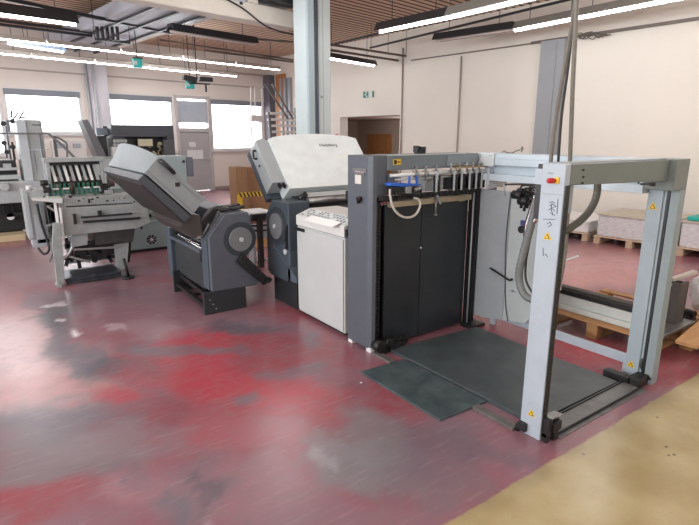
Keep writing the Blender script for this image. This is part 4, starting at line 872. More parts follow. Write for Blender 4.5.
m = MB(); c = gz(262, 262); m.tube([c+Vector((-.12, .0, .02)), c+Vector((0, .1, .02)), c+Vector((.1, 0, .03)), c+Vector((.2, .1, .02))], .015, 8); tag(m.build('floor_cable', lite_m), 'pale cable curled on the floor between the folding units', 'cable')
m = MB(); a = gz(258, 262); m.bar(a+Vector((0, 0, .02)), a+Vector((.02, .05, .14)), .03, .03); tag(m.build('white_bottle', frame_w, None, .005), 'small white upright object on the floor by the aisle folder chute', 'bottle')

# ================================================================ OLD SMALL FEEDER
om = thing('old_feeder', (1.0, 6.9, 0), 'old grey-green sheet feeding machine with green tapes and open slatted rack', 'machine')
Y0 = 6.9
def oy(x, y, d=Y0): return gy(x, y, d)
def obx(mb, x0, y0, x1, y1, d0, d1):     # box through two picture corners in the plane y = d0
    a, b = oy(x0, y0, d0), oy(x1, y1, d0); return mb.box(a.x, b.x, d0, d1, b.z, a.z)
m = MB(); a, b = oy(45, 160, 7.3), oy(103, 160, 7.3); zt = a.z; zb = oy(45, 197, 7.3).z
m.box(a.x, a.x+.04, 7.3, 7.36, zb-.1, zt); m.box(b.x-.04, b.x, 7.3, 7.36, zb-.1, zt); m.box(a.x-.02, b.x+.02, 7.28, 7.5, zt-.03, zt+.02); m.build('rack_frame', old2_m, om, .004)
m = MB(); m.box(a.x+.05, b.x-.05, 7.62, 7.64, zb, zt-.02); m.box(a.x+.04, b.x-.04, 7.32, 7.36, oy(50, 183, 7.3).z-.02, oy(50, 183, 7.3).z+.015); m.box(a.x+.04, b.x-.04, 7.35, 7.4, zt-.07, zt-.035); m.build('rack_back', black_m, om)
for i in range(8):
    f = (i+.35)/8; x = a.x+.05+(b.x-a.x-.1)*f; z0 = oy(50, 182, 7.3).z; m = MB(); m.bar((x-.012, 7.42, zt-.03), (x+.012, 7.30, z0), .032, .012, (0, 1, 0)); m.build('slat', old2_m if i % 2 else mat('slat_white', (.66, .68, .67), .45), om)
m = MB()
for i in range(5):
    x = a.x+.14+i*.15; m.cyl((x-.03, 7.5, zt-.30), (x+.04, 7.5, zt-.30), .08, 12)
m.build('feed_wheel', mat('wheel_brown', (.14, .10, .10), .5), om)
m = MB(); g1, g2 = oy(48, 189, 7.28), oy(100, 198, 7.28); m.box(g1.x, g2.x, 7.26, 7.30, g2.z, g1.z); m.build('tape_tray', fan_m, om)
m = MB()
for i in range(11):
    x = g1.x+.02+i*(g2.x-g1.x-.04)/10; m.box(x-.012, x+.012, 7.24, 7.26, g2.z-.01, g1.z+.06)
m.build('green_tape', green_m, om)
m = MB()
for i in (0, 1, 3, 4, 5): x = g1.x+.04+i*.115; m.box(x, x+.07, 7.22, 7.25, g1.z-.01, g1.z+.008)
m.build('tape_clip', frame_w, om)
m = MB(); c = oy(72, 187, 7.22); m.cyl((c.x, 7.22, c.z-.08), (c.x, 7.22, c.z+.06), .022, 10); m.build('red_post', mat('dark_red', (.05, .02, .02), .5), om)
# table, aprons
m = MB(); a, b = oy(30, 200), oy(60, 203); m.prism([(oy(32, 200).x, oy(32, 200).z), (oy(62, 198).x, oy(62, 198).z), (oy(62, 203).x, oy(62, 203).z)], 'y', 6.85, 7.2); m.build('side_wing', mat('wing_white', (.62, .66, .66), .45), om, .003)
m = MB(); obx(m, 63, 198, 140, 203, 6.95, 7.30); m.build('feed_table', old2_m, om, .006)
m = MB(); m.bar(oy(66, 207, 6.94), oy(132, 203.5, 6.94), .03, .02); obx(m, 88, 199, 90, 203, 6.93, 6.97); m.build('table_slot', black_m, om)
m = MB()
for i in range(9):
    x = 66+i*8+random.uniform(-2, 2); c = oy(x, 198, 7.0); m.box(c.x, c.x+random.uniform(.05, .09), 7.0, 7.1+.1*random.random(), c.z-.01, c.z+random.uniform(.02, .05))
m.build('sheet_fitting', steel_m, om, .004)
m = MB()
for i in range(10):
    x = 70+i*7+random.uniform(-2, 2); c = oy(x, 200+random.uniform(-3, 2), 6.97); m.cyl((c.x, 6.95, c.z), (c.x, 7.1, c.z+.02), random.uniform(.010, .022), 8)
m.build('adjusting_knob', blackr_m, om)
m = MB(); p = [(oy(62, 208).x, oy(62, 208).z), (oy(146, 203).x, oy(146, 203).z), (oy(150, 222).x, oy(150, 222).z), (oy(138, 228).x, oy(138, 228).z), (oy(62, 236).x, oy(62, 236).z)]; m.prism(p, 'y', 6.88, 6.94); m.build('front_apron', old2_m, om, .006)
m = MB(); m.bar(oy(83, 222, 6.86), oy(140, 218, 6.86), .03, .025); m.bar(oy(81, 217.5, 6.85), oy(132, 213.5, 6.85), .03, .018); obx(m, 98, 211, 102, 216, 6.83, 6.88); obx(m, 73, 214, 77, 224, 6.84, 6.88); m.build('apron_slot', black_m, om)
m = MB(); obx(m, 61, 208, 63.5, 238, 6.82, 6.88); obx(m, 56, 200, 59, 240, 6.9, 6.95); m.build('apron_bar', frame_w, om)
m = MB(); p = [(oy(96, 232).x, oy(96, 232).z), (oy(136, 229).x, oy(136, 229).z), (oy(134, 242).x, oy(134, 242).z), (oy(96, 246).x, oy(96, 246).z)]; m.prism(p, 'y', 6.94, 7.5); m.build('lower_box', mat('dark_oily_box', (.05, .05, .052), .45, var=.5, vscale=14), om, .006)
m = MB(); p = [(oy(72, 235).x, oy(72, 235).z), (oy(88, 233).x, oy(88, 233).z), (oy(88, 245).x, oy(88, 245).z), (oy(72, 248).x, oy(72, 248).z)]; m.prism(p, 'y', 6.92, 7.3); m.build('motor_box', side_m, om, .006)
m = MB()
for x0, y0, x1, y1 in ((66, 238, 72, 262), (72, 240, 66, 266), (88, 246, 96, 262), (100, 243, 112, 262), (112, 246, 128, 258), (64, 258, 128, 256), (120, 240, 122, 262), (76, 250, 80, 268), (92, 240, 94, 262), (130, 232, 128, 262), (66, 246, 130, 243)):
    m.bar(oy(x0, y0, 7.05), oy(x1, y1, 7.05), .04, .04)
m.build('linkage', blackr_m, om)
m = MB()
for x, y, r in ((70, 246, .06), (80, 254, .07), (106, 252, .06), (118, 246, .05), (98, 256, .05), (125, 252, .07)):
    c = oy(x, y, 7.1); m.cyl((c.x, 7.05, c.z), (c.x, 7.15, c.z), r, 14)
m.build('drive_gear', blackr_m, om)
m = MB(); obx(m, 66, 243, 120, 256, 7.46, 7.50); obx(m, 44, 200, 62, 236, 7.30, 7.34); obx(m, 50, 236, 60, 262, 7.30, 7.34); m.build('inner_frame', mat('inner_dark', (.03, .03, .032), .5, var=.5, vscale=12), om)  # dark backing sheets added to keep the machine's open gaps dark
m = MB()
for x0, y0, x1, y1 in ((60, 203, 54, 250), (47, 206, 60, 214), (46, 226, 60, 222), (58, 236, 50, 262), (98, 234, 130, 233), (100, 238, 128, 236), (66, 250, 118, 247), (68, 256, 90, 262)): m.bar(oy(x0, y0, 7.0), oy(x1, y1, 7.0), .025, .025)
m.build('link_rod', steel_m, om)
m = MB(); m.tube([oy(72, 236, 7.0), oy(73, 246, 7.0), oy(68, 255, 7.0), oy(63, 259, 7.0)], .022, 8); m.build('pipe', steel_m, om)
c = oy(90, 255, 7.3); m = MB(); m.box(c.x-.1, c.x+.12, 7.5, 7.54, c.z-.08, c.z+.06); m.build('light_cover', lite_m, om)
m = MB(); p = [(oy(52, 222).x, oy(52, 222).z), (oy(60, 222).x, oy(60, 222).z), (oy(63, 272).x, oy(63, 272).z), (oy(63, 284).x, .02), (oy(56, 284).x, .02), (oy(54, 265).x, oy(54, 265).z), (oy(51, 245).x, oy(51, 245).z)]; m.prism(p, 'y', 6.78, 6.84); m.cyl((oy(58, 285).x, 6.75, .03), (oy(58, 285).x, 6.88, .03), .03, 12); m.build('leg', old2_m, om, .004)
m = MB(); p = [(oy(116, 246).x, oy(116, 246).z), (oy(131, 243).x, oy(131, 243).z), (oy(129, 268).x, oy(129, 268).z), (oy(124, 272).x, oy(124, 272).z), (oy(118, 268).x, oy(118, 268).z)]; m.prism(p, 'y', 7.0, 7.06); m.build('leg', old2_m, om, .004)
a = oy(128, 273, 6.75); m = MB(); m.cyl((a.x, 6.75, 0), (a.x, 6.75, .025), .075, 16); m.cyl((a.x, 6.75, .02), (a.x-.02, 6.8, .25), .018, 10); m.build('foot', blackr_m, om)
a, b = oy(64, 272, 6.85), oy(120, 268, 6.85); m = MB(); m.box(a.x, b.x, 6.82, 7.3, .05, .085); m.box(a.x, b.x, 6.8, 6.84, .02, .05); m.build('bottom_shelf', mat('shelf_steel_blue', (.05, .06, .08), .3, metal=.3, var=.6, vscale=14), om, .003)
a, b = oy(66, 262, 7.2), oy(120, 259, 7.2); m = MB(); m.box(a.x, b.x, 7.2, 7.25, a.z-.03, a.z+.02); m.build('cross_bar', old2_m, om)
m = MB(); a, b = oy(22, 191, 7.2), oy(53, 244, 7.2); m.box(a.x, b.x, 7.2, 7.6, oy(30, 240, 7.2).z, a.z); sb = m.build('switch_cabinet', old2_m, om, .01)
m = MB(); m.box(a.x+.08, b.x-.03, 7.18, 7.2, oy(30, 215, 7.2).z-.35, oy(30, 215, 7.2).z); m.box(a.x+.02, a.x+.05, 7.18, 7.2, oy(30, 240, 7.2).z+.02, a.z-.02); m.build('cabinet_panel', side_m, sb, .003)
m = MB(); m.box(a.x+.03, b.x+.02, 7.18, 7.5, oy(30, 248, 7.2).z, oy(30, 240, 7.2).z); m.build('cabinet_foot', side_m, sb, .003)
c = oy(30, 193, 7.2); m = MB(); m.cyl((c.x, 7.3, a.z), (c.x, 7.3, a.z+.05), .03, 10); m.build('knob', frame_w, sb)
m = MB(); m.tube([oy(37, 204, 7.15), oy(41, 222, 7.15), oy(47, 240, 7.15), oy(49, 250, 7.1), oy(44, 254, 7.1), oy(38, 248, 7.15)], .014, 8); m.tube([oy(44, 196, 7.1), oy(48, 215, 7.1), oy(52, 235, 7.1)], .012, 8); m.build('cable', cabled_m, om)
m = MB()
for x0, y0, x1, y1 in ((45, 198, 48, 225), (50, 205, 56, 228), (54, 208, 50, 232), (43, 186, 50, 192), (100, 180, 106, 200), (104, 186, 112, 200)): m.bar(oy(x0, y0, 7.15), oy(x1, y1, 7.15), .035, .035)
for x, y in ((44, 183), (47, 190), (106, 186), (110, 192), (115, 198), (118, 195), (103, 194)): c = oy(x, y, 7.2); m.cyl((c.x-.04, 7.2, c.z), (c.x+.04, 7.2, c.z), .035, 10)
m.build('side_lever', blackr_m, om)
m = MB()
for x, y, w_ in ((105, 193, .1), (112, 200, .12), (122, 199, .14), (128, 194, .05)): c = oy(x, y, 7.1); m.box(c.x, c.x+w_, 7.1, 7.2, c.z-.03, c.z+.03)
m.build('side_fittings', old2_m, om, .004)
m = MB(); a, b = oy(100, 158.5, 7.4), oy(118, 158.5, 7.4); m.box(a.x, b.x+.1, 7.4, 7.46, a.z-.01, a.z+.02); m.build('top_bar', old2_m, om)

# ================================================================ GREY CABINET MACHINE WITH FAN GRILLE
gm = thing('suction_cabinet', (2.0, 8.3, 0), 'pale teal-grey cabinet with round fan grille standing behind the aisle folding unit', 'machine')
m = MB(); m.prism([(1.66, .04), (2.60, .04), (2.60, 1.0), (1.55, 1.0), (1.55, .55)], 'y', 8.2, 8.9); m.build('body', fan_m, gm, .02)
m = MB(); m.box(1.70, 2.55, 8.25, 8.85, 0, .04); m.build('plinth', black_m, gm)
m = MB(); m.box(1.95, 2.70, 8.22, 8.8, 1.0, 1.44); m.build('upper_case', mat('upper_teal', (.28, .345, .36), .45), gm, .015)
m = MB(); m.box(2.70, 2.80, 8.20, 8.8, 1.12, 1.42); m.build('end_cap', mat('endcap', (.12, .13, .16), .5), gm, .015)
c = gy(183.5, 161.5, 8.22); m = MB(); m.cyl((c.x, 8.22, c.z), (c.x, 8.205, c.z), .022, 10); m.build('lock', black_m, gm)
c = gy(151.5, 239.5, 8.2); m = MB(); m.ring((c.x, 8.2, c.z), (0, -1, 0), .075, .10, .01); fg = m.build('fan_ring', fan_m, gm)
m = MB(); m.cyl((c.x, 8.2, c.z), (c.x, 8.195, c.z), .09, 24); m.build('fan_hole', black_m, fg)
m = MB()
for k in range(8):
    an = k*math.pi/4; m.bar((c.x+.02*math.cos(an), 8.19, c.z+.02*math.sin(an)), (c.x+.095*math.cos(an), 8.19, c.z+.095*math.sin(an)), .004, .005, (0, 1, 0))
m.cyl((c.x, 8.195, c.z), (c.x, 8.182, c.z), .022, 14); m.build('fan_guard', lite_m, fg)
m = MB(); a, b = gy(141.5, 205, 8.19), gy(141.5, 229, 8.19); m.cyl(a, b, .012, 8); m.build('vertical_bar', black_m, gm)
m = MB(); c = gy(146, 217, 8.19); m.bar((c.x-.06, 8.18, c.z-.02), (c.x+.10, 8.18, c.z+.03), .02, .05); m.build('grip', black_m, gm, .01)
m = MB(); a = gy(143, 222, 8.19); m.box(a.x, a.x+.35, 8.185, 8.2, a.z-.005, a.z+.005); m.build('seam', side_m, gm)

# ================================================================ BIG PRESS AT FAR LEFT
YP = 10.5
def py_(x, y, d=YP): return gy(x, y, d)
def pbx(mb, x0, y0, x1, y1, d0, d1): a, b = py_(x0, y0, d0), py_(x1, y1, d0); return mb.box(a.x, b.x, d0, d1, b.z, a.z)
bp_ = thing('printing_press', (.5, 11, 0), 'large pale grey printing press with tall tower and side rail below the left window', 'machine')
m = MB(); pbx(m, 16, 119.5, 50, 184, 10.6, 11.6); tw = m.build('tower', press_m, bp_, .03)
m = MB(); pbx(m, 25, 120, 26.5, 183, 10.57, 10.6); pbx(m, 26.5, 149, 49, 150, 10.58, 10.6); pbx(m, 43.5, 150, 45, 183, 10.58, 10.6); pbx(m, 33, 150, 36, 172, 10.57, 10.6); m.build('tower_seam', lite_m, tw)
cc = py_(40.5, 125, 10.59); text('tower_lettering', 'Heidelberg', .055, (cc.x, 10.595, cc.z), (1, 0, .0), (0, 0, 1), ink_m, tw, .002)
m = MB(); pbx(m, -30, 184, 50, 201, 10.4, 11.5); m.build('side_frame', press2_m, bp_, .02)
m = MB(); pbx(m, -30, 184, 8, 189, 10.33, 10.4); m.cyl(py_(5, 187, 10.33), py_(5, 187, 10.3), .07, 16); m.build('frame_flange', press_m, bp_, .02)
m = MB()
for x in (28, 35.5): c = py_(x, 189, 10.39); m.cyl((c.x, 10.4, c.z), (c.x, 10.37, c.z), .024, 10)
m.build('bolt', black_m, bp_)
m = MB(); pbx(m, -30, 199, 30, 229, 10.75, 11.5); m.build('open_base', black_m, bp_)
m = MB()
for x0, y0, x1, y1 in ((3, 201, 5, 218), (11, 199, 14, 212), (15, 200, 19, 205), (-5, 214, 24, 216)): pbx(m, x0, y0, x1, y1, 10.6, 10.7)
m.build('base_struts', blackr_m, bp_)
c = py_(10.5, 216.5, 10.6); m = MB(); m.cyl((c.x, 10.75, c.z), (c.x, 10.6, c.z), .06, 18); m.build('round_knob', frame_w, bp_)
m = MB(); pbx(m, 11, 198, 19, 200.5, 10.55, 10.7); m.build('pale_tab', frame_w, bp_)
m = MB(); pbx(m, -30, 161, 19, 183, 11.0, 11.6); m.build('dark_bay', mat('bay_dark', (.04, .042, .048), .5, var=.4, vscale=8), bp_)
m = MB(); pbx(m, -30, 176.5, 19, 179, 10.7, 10.9); pbx(m, -30, 169, 19, 170, 10.7, 10.9); pbx(m, 3, 164, 12, 170, 10.8, 10.9); m.build('bay_shelf', press2_m, bp_)
m = MB(); pbx(m, 6, 120, 11, 132, 10.7, 10.9); pbx(m, 5, 126, 12, 160, 10.8, 11.0); m.build('arm_column', mat('arm_grey', (.20, .22, .26), .5, var=.3), bp_, .01)
m = MB()
for x, y in ((3.5, 123.5), (12.5, 121), (4, 143), (13, 147), (7, 152)): c = py_(x, y, 10.7); m.cyl((c.x, 10.7, c.z), (c.x, 10.85, c.z), .04, 10)
pbx(m, 4, 142, 8, 158, 10.75, 10.8); pbx(m, 11, 142, 16, 160, 10.75, 10.8)
m.build('arm_joint', black_m, bp_)
m = MB()
for x0, y0, x1, y1 in ((12, 121, 18, 113), (19, 119, 24, 111), (20, 118, 26, 117), (11.5, 118, 11.5, 110)): m.bar(py_(x0, y0, 10.9), py_(x1, y1, 10.9), .025, .025)
m.build('top_lever', black_m, bp_)
m = MB(); pbx(m, -30, 132.5, 48, 134.5, 10.3, 10.34)
for x in (41, ): pbx(m, x, 134, x+1.5, 158, 10.3, 10.34)
m.bar(py_(48, 133.5, 10.32), py_(62, 145, 10.32), .04, .04); m.bar(py_(62, 145, 10.32), py_(77, 160, 10.32), .04, .04); m.tube([py_(56, 137, 10.4), py_(64, 141, 10.4), py_(67, 145, 10.4), py_(67, 158, 10.4)], .015, 8); m.build('handrail', mat('rail_grey', (.15, .155, .16), .45), bp_)
m = MB(); pbx(m, 53, 136, 58.5, 157, 10.4, 10.5); m.build('dark_upright', mat('upright_dark', (.10, .11, .12), .5), bp_)
# platform and low boards
m = MB(); a = gz(-30, 240); b = gz(26, 240); m.box(a.x, b.x, b.y, 11.9, 0, .10); tag(m.build('wooden_platform', mat('platform_wood', (.62, .50, .32), .6, var=.2, vscale=3), None, .005), 'pale wooden platform on the floor below the big printing press', 'platform')
# radiators under the left window
m = MB(); bbox(m, .9, 1.75, -.14, -.03, .75, 1.62)
ra = tag(m.build('wall_unit', mat('unit_cream', (.62, .58, .56), .5), None, .02), 'cream heating unit with two grilles below the left window', 'heater')
m = MB()
for s in (1.12, 1.5): bbox(m, s-.1, s+.1, -.15, -.14, 1.42, 1.54)
m.build('grille', side_m, ra)

# ================================================================ DARK PRESS UNDER THE SECOND WINDOW
YD = 11.5
dp = thing('printing_press', (3.0, 11.9, 0), 'dark grey printing machine with black hood below the middle window', 'machine')
def dbx(mb, x0, y0, x1, y1, d0, d1): a, b = gy(x0, y0, d0), gy(x1, y1, d0); return mb.box(a.x, b.x, d0, d1, b.z, a.z)
m = MB(); a, b = gy(111, 124, YD), gy(173.5, 128, YD); m.box(a.x, b.x, 11.9, 12.3, .6, 1.95); m.box(a.x, b.x, 11.5, 12.3, 1.72, 1.96); m.box(a.x, a.x+.25, 11.55, 12, .6, 1.72); m.box(b.x-.15, b.x, 11.5, 12, .6, 1.75); m.build('hood', mat('dark_hood', (.065, .07, .085), .45), dp, .01)
m = MB(); m.box(a.x+.25, b.x-.15, 11.8, 11.9, 1.0, 1.73); m.box(a.x, b.x, 11.6, 12.3, 0, .9); m.build('inner_bay', black_m, dp)
m = MB()
for i in range(26):
    x = a.x+.28+random.random()*.75; z = 1.25+.33*random.random(); m.cyl((x, 11.7, z), (x, 11.8, z), random.uniform(.015, .045), 8)
m.build('bay_pipes', bay_yellow_m, dp)
m = MB(); dbx(m, 138, 139, 153, 146, 11.65, 11.7); lab(m.build('lit_panel', mat('panel_cream', (.72, .66, .48), .5), dp), 'pale yellow panel in the black bay')  # cream-coloured panel in the bay
m = MB()
for r_ in range(2):
    for k in range(4): c = gy(115+k*3.5, 141+r_*4, 11.5); m.cyl((c.x, 11.5, c.z), (c.x, 11.55, c.z), .035, 10)
m.build('round_gauge', steel_m, dp)
m = MB(); dbx(m, 112, 147, 128, 158, 11.2, 11.4); m.build('white_box', frame_w, dp)
m = MB(); dbx(m, 164, 140, 176, 160, 11.3, 11.45); m.build('side_case', mat('case_dark', (.09, .09, .10), .5), dp, .01)
m = MB(); p = [gy(x, y, 11.3) for x, y in ((82, 120), (88, 119.5), (107, 157), (99, 160))]; m.prism([(q.x, q.z) for q in p], 'y', 11.3, 11.9); m.build('slanted_arm', mat('slant_grey', (.17, .17, .185), .5), dp, .01)
m = MB(); dbx(m, 97, 136, 109, 158, 11.6, 12.1); m.build('dark_case', mat('case_dark2', (.035, .035, .04), .5), dp, .01)
m = MB(); dbx(m, 96, 128, 110, 135, 11.9, 12.0); m.build('blue_case', mat('bluepanel', (.42, .50, .62), .4), dp)
m = MB(); a, b = gy(84, 158, 11), gy(128, 158, 11); m.box(a.x, b.x, 11, 11.3, .1, a.z); m.build('low_frame', press2_m, dp, .01)

# ================================================================ THINGS BEFORE THE WINDOW WALL
def board(x0, x1, top, bot, d, label, rz=0):
    a, b = gy(x0, top, d), gy(x1, top, d); m = MB(); m.box(a.x, b.x, d, d+.35, 0, a.z)
    return m, a, b
m, a, b = board(235.5, 246.8, 167, 215, 9.6, ''); tag(m.build('cardboard_box', card_m, None, .006), 'tall brown carton beside the yellow post, narrower left one', 'box')
m, a, b = board(247.4, 275, 167.5, 214, 9.98, ''); tag(m.build('cardboard_box', mat('brown_board2', (.40, .22, .12), .7, var=.15, vscale=3), None, .006), 'large brown carton behind the hazard tape, partly behind the white hood', 'box')
bt = thing('barrier', gy(241, 212, 9.0), 'yellow post with black and yellow hazard board before the brown cartons', 'barrier')
bt.location.z = 0; WM[bt.name] = Matrix.Translation(bt.location)
m = MB(); a, b = gy(238.5, 195, 9), gy(242.3, 195, 9); m.box(a.x, b.x, 9, 9.06, 0, a.z); m.build('post', yellow_m, bt)
a, b = gy(238, 191, 8.98), gy(262, 197.5, 8.98); L0 = b.x-a.x+.25
m = MB(); z0, z1 = gy(250, 196.5, 8.98).z, gy(250, 192, 8.98).z; m.box(a.x, a.x+L0, 8.96, 8.98, z0, z1); m.build('hazard_board', yellow_m, bt)
m = MB()
for k in range(9):
    x = a.x+k*.075; m.prism([(x, z1), (x+.035, z1), (x+.075, z0), (x+.04, z0)], 'y', 8.955, 8.96)
m.build('hazard_stripes', black_m, bt)
# stair with handrail at the corner
st = thing('open_stair', gy(280, 134, 12.6), 'white open tread stair rising beside the pillar at the far corner', 'stair'); st.location.z = 0; WM[st.name] = Matrix.Translation(st.location)
for k in range(6):
    y = 112+k*6.2; a, b = gy(271+k*1.2, y, 12.5), gy(296, y, 12.5); m = MB(); m.box(a.x, b.x, 12.5, 12.8, a.z-.06, a.z); m.build('tread', stair_m, st)
    m = MB(); m.box(a.x, b.x, 12.52, 12.8, a.z-.10, a.z-.06); m.build('tread_shadow_gap', cabled_m, st) if False else None
m = MB(); m.bar(gy(265, 84, 12.5), gy(288, 119, 12.5), .04, .04); m.bar(gy(272, 84, 12.5), gy(293, 119, 12.5), .04, .04); m.bar(gy(296, 108, 12.6), gy(296, 200, 12.6), .06, .06); m.bar(gy(269, 112, 12.6), gy(276, 200, 12.6), .05, .05); m.build('handrail', mat('hand_dark', (.12, .11, .12), .5), st)
m = MB()
for y in (87, 100.5, 117): m.bar(gy(250, y+1.5, 13.2), gy(264, y, 13.2), .025, .025)
for x in (251, 255, 262): m.bar(gy(x, 87, 13.2), gy(x, 118, 13.2), .025, .025)
for x0, x1 in ((251, 253), (262, 264)): m.bar(gy(x0, 117, 13.2), Vector((gy(x1, 185, 13.2).x, 13.2, 0)), .03, .03)
m.bar(gy(250, 118, 13.2), gy(262, 119, 13.2), .25, .16)
tag(m.build('wire_rack', stair_m), 'pale thin-framed rack standing before the window left of the corner', 'rack')

# ================================================================ PAPER STACKS ON PALLETS ALONG THE RIGHT WALL
def pallet(name, label, c, rz, w=1.2, d=.8, group=None, hh=.13, mt=None):
    mt = mt or wood_m; t = thing(name, c, label, 'pallet', group, rz)
    for i in (-1, 0, 1):
        for j in (-1, 0, 1):
            m = MB(); m.box(i*(w/2-.06)-.05, i*(w/2-.06)+.05, j*(d/2-.05)-.05, j*(d/2-.05)+.05, .018, hh-.03); m.build('block', mt, t, .003, True)
    for j in (-1, 0, 1):
        m = MB(); m.box(-w/2, w/2, j*(d/2-.05)-.05, j*(d/2-.05)+.05, 0, .018); m.build('bottom_board', mt, t, .002, True)
    n = 6
    for k in range(n):
        x = -w/2+.05+(w-.1)*k/(n-1); m = MB(); m.box(x-.05, x+.05, -d/2, d/2, hh-.018, hh); m.build('top_board', mt, t, .002, True)
    for j in (-1, 0, 1):
        m = MB(); m.box(-w/2, w/2, j*(d/2-.05)-.05, j*(d/2-.05)+.05, hh-.03, hh-.018); m.build('stringer_board', mt, t, .002, True)
    return t
pale_wood = mat('pale_wood', (.66, .50, .36), .7, var=.2, vscale=6)
stacks = [((8.85, 4.06), .50, 1.12, paper_m, 'grey wrapped paper stack along the right wall, seen between the gantry posts', 'pallet under the middle wrapped paper stack at the right wall'),
          ((8.78, 5.32), .34, 1.15, paperw_m, 'low white wrapped stack at the right wall, left of the grey one', 'pallet under the low white stack at the right wall'),
          ((8.99, 2.78), .53, 1.25, paper_m, 'grey wrapped paper stack at the right wall, beyond the far gantry post', 'pallet under the paper stack beyond the far gantry post')]
for (cx_, cy_), top, ln, mt, l1, l2 in stacks:
    rz = math.radians(5.5)
    pt = pallet('wooden_pallet', l2, (cx_, cy_, 0), rz, 1.1, ln, mt=pale_wood)
    t = thing('paper_stack', (cx_, cy_, .13), l1, 'paper stack', None, rz)
    m = MB(); m.box(-.5, .5, -ln/2+.02, ln/2-.02, .0, top-.16); m.build('wrapped_paper', mt, t, .02, True)
    m = MB(); m.box(-.52, .52, -ln/2, ln/2, top-.16, top-.135); m.build('cover_board', mat('cover_board', (.60, .54, .46), .6, var=.2) if mt is paper_m else paperw_m, t, .006, True)
m = MB(); c = gx(694, 222, 8.45); m.box(8.5, 9.3, c.y-.55, c.y+.12, .53, .585); tag(m.build('plastic_sheet', teal_m, None, .01), 'teal plastic sheet lying on the paper stack at the right edge', 'lid')

# ================================================================ PALLET WITH MACHINE BEAM BEHIND THE GANTRY
pw = pallet('wooden_pallet', 'orange-brown wooden pallet under the white beam behind the far gantry post', (4.79, 2.27, 0), 0, 1.1, .98, hh=.15)
sb_ = thing('machine_beam', (4.5, 2.4, .15), 'long white machine beam with black top rail lying on the wooden pallet', 'machine part')
m = MB(); m.box(4.33, 4.60, 1.96, 2.9, .152, .20); m.box(4.36, 4.44, 1.96, 2.9, .20, .285); m.build('beam', mat('beam_offwhite', (.60, .64, .62), .45, var=.1), sb_, .006)
m = MB(); m.box(4.38, 4.50, 1.96, 2.9, .285, .33); m.build('top_rail', blackr_m, sb_, .004)
m = MB(); m.box(4.42, 4.50, 1.98, 2.88, .33, .345); m.build('rail_cap', cardg_m, sb_)
m = MB(); m.box(4.34, 4.92, 1.72, 1.94, .152, .18); m.build('end_plate', steel_m, sb_, .003)
# open grey bin standing on it
bn_ = thing('open_bin', (4.6, 1.9, .15), 'grey-brown upright open box standing on the beam behind the far gantry post', 'box')
A0 = gx(634, 281, 4.35); A1 = gx(660, 283, 4.35)
zt = .545; y0b, y1b = 1.79, 1.94
m = MB(); m.box(4.68, 4.70, y0b, y1b, .181, zt); m.box(4.70, 4.85, y0b, y0b+.02, .181, zt-.01); m.box(4.70, 4.85, y1b-.02, y1b, .181, zt-.01); m.box(4.83, 4.85, y0b, y1b, .181, zt-.02); m.box(4.70, 4.83, y0b+.02, y1b-.02, .181, .2); m.build('bin_body', cardg_m, bn_, .004)
m = MB(); a, b = gx(660, 303, 4.67), gx(672, 284, 4.67); m.bar(a, b, .008, .008); m.build('strap', lite_m, bn_)
# beige bar and silver bag
m = MB(); a, b = gx(671, 283, 4.72), gx(695, 275, 4.95); m.bar(a+Vector((0,0,.03)), b+Vector((0,0,.03)), .05, .03); tag(m.build('cardboard_tube', mat('tube_beige', (.50, .44, .40), .6), None, .006), 'beige bar resting on the open grey box pointing to the right edge', 'bar')
pz = pallet('wooden_pallet', 'orange wooden pallet with a leaning board at the right edge of the floor', (5.10, 1.42, 0), math.radians(-6), .95, .5, hh=.13)
m = MB(); a, b = gz(672, 347, .16), gz(712, 296, .16); a = gx(672, 345, 4.75); m.bar(Vector((4.36, 1.56, .150)), Vector((5.55, 1.62, .30)), .16, .03); lb = tag(m.build('loose_board', mat('board_orange', (.58, .32, .14), .65, var=.2, vscale=5, stretch=(1, 5, 1)), None, .003), 'loose orange board lying on the pallet at the right edge', 'board')
m = MB()
for x, y, r in ((686, 316, .035), (690, 313, .03)): c = gx(x, y, 5.0); m.cyl((c.x, c.y-.04, c.z), (c.x+.02, c.y+.04, c.z), r, 12)
c = gx(688, 319, 5.0); m.box(c.x-.04, c.x+.04, c.y-.05, c.y+.05, .152, c.z+.03); tag(m.build('caster_wheels', blackr_m, None, .004), 'black wheels and fitting lying on the pallet behind the open grey box', 'wheels')
c = gx(697, 275, 5.2)
m = MB(); bmv = bmesh.new(); bmesh.ops.create_icosphere(bmv, subdivisions=4, radius=1)
vs = []
for v in bmv.verts:
    p = v.co; n = noise.fractal(p*1.7, 1, 2, 3)*.22; q = p*(1+n); vs.append(Vector((5.42+q.x*.13, c.y+.0+q.y*.10, .33+q.z*.20)))
fs = [tuple(v.index for v in f.verts) for f in bmv.faces]; bmv.free(); m.add(vs, fs, True)
for v in m.v: v.z = max(v.z, .146)
tag(m.build('plastic_bag', silver_m), 'crumpled silver plastic bag on the pallet at the right edge', 'bag')

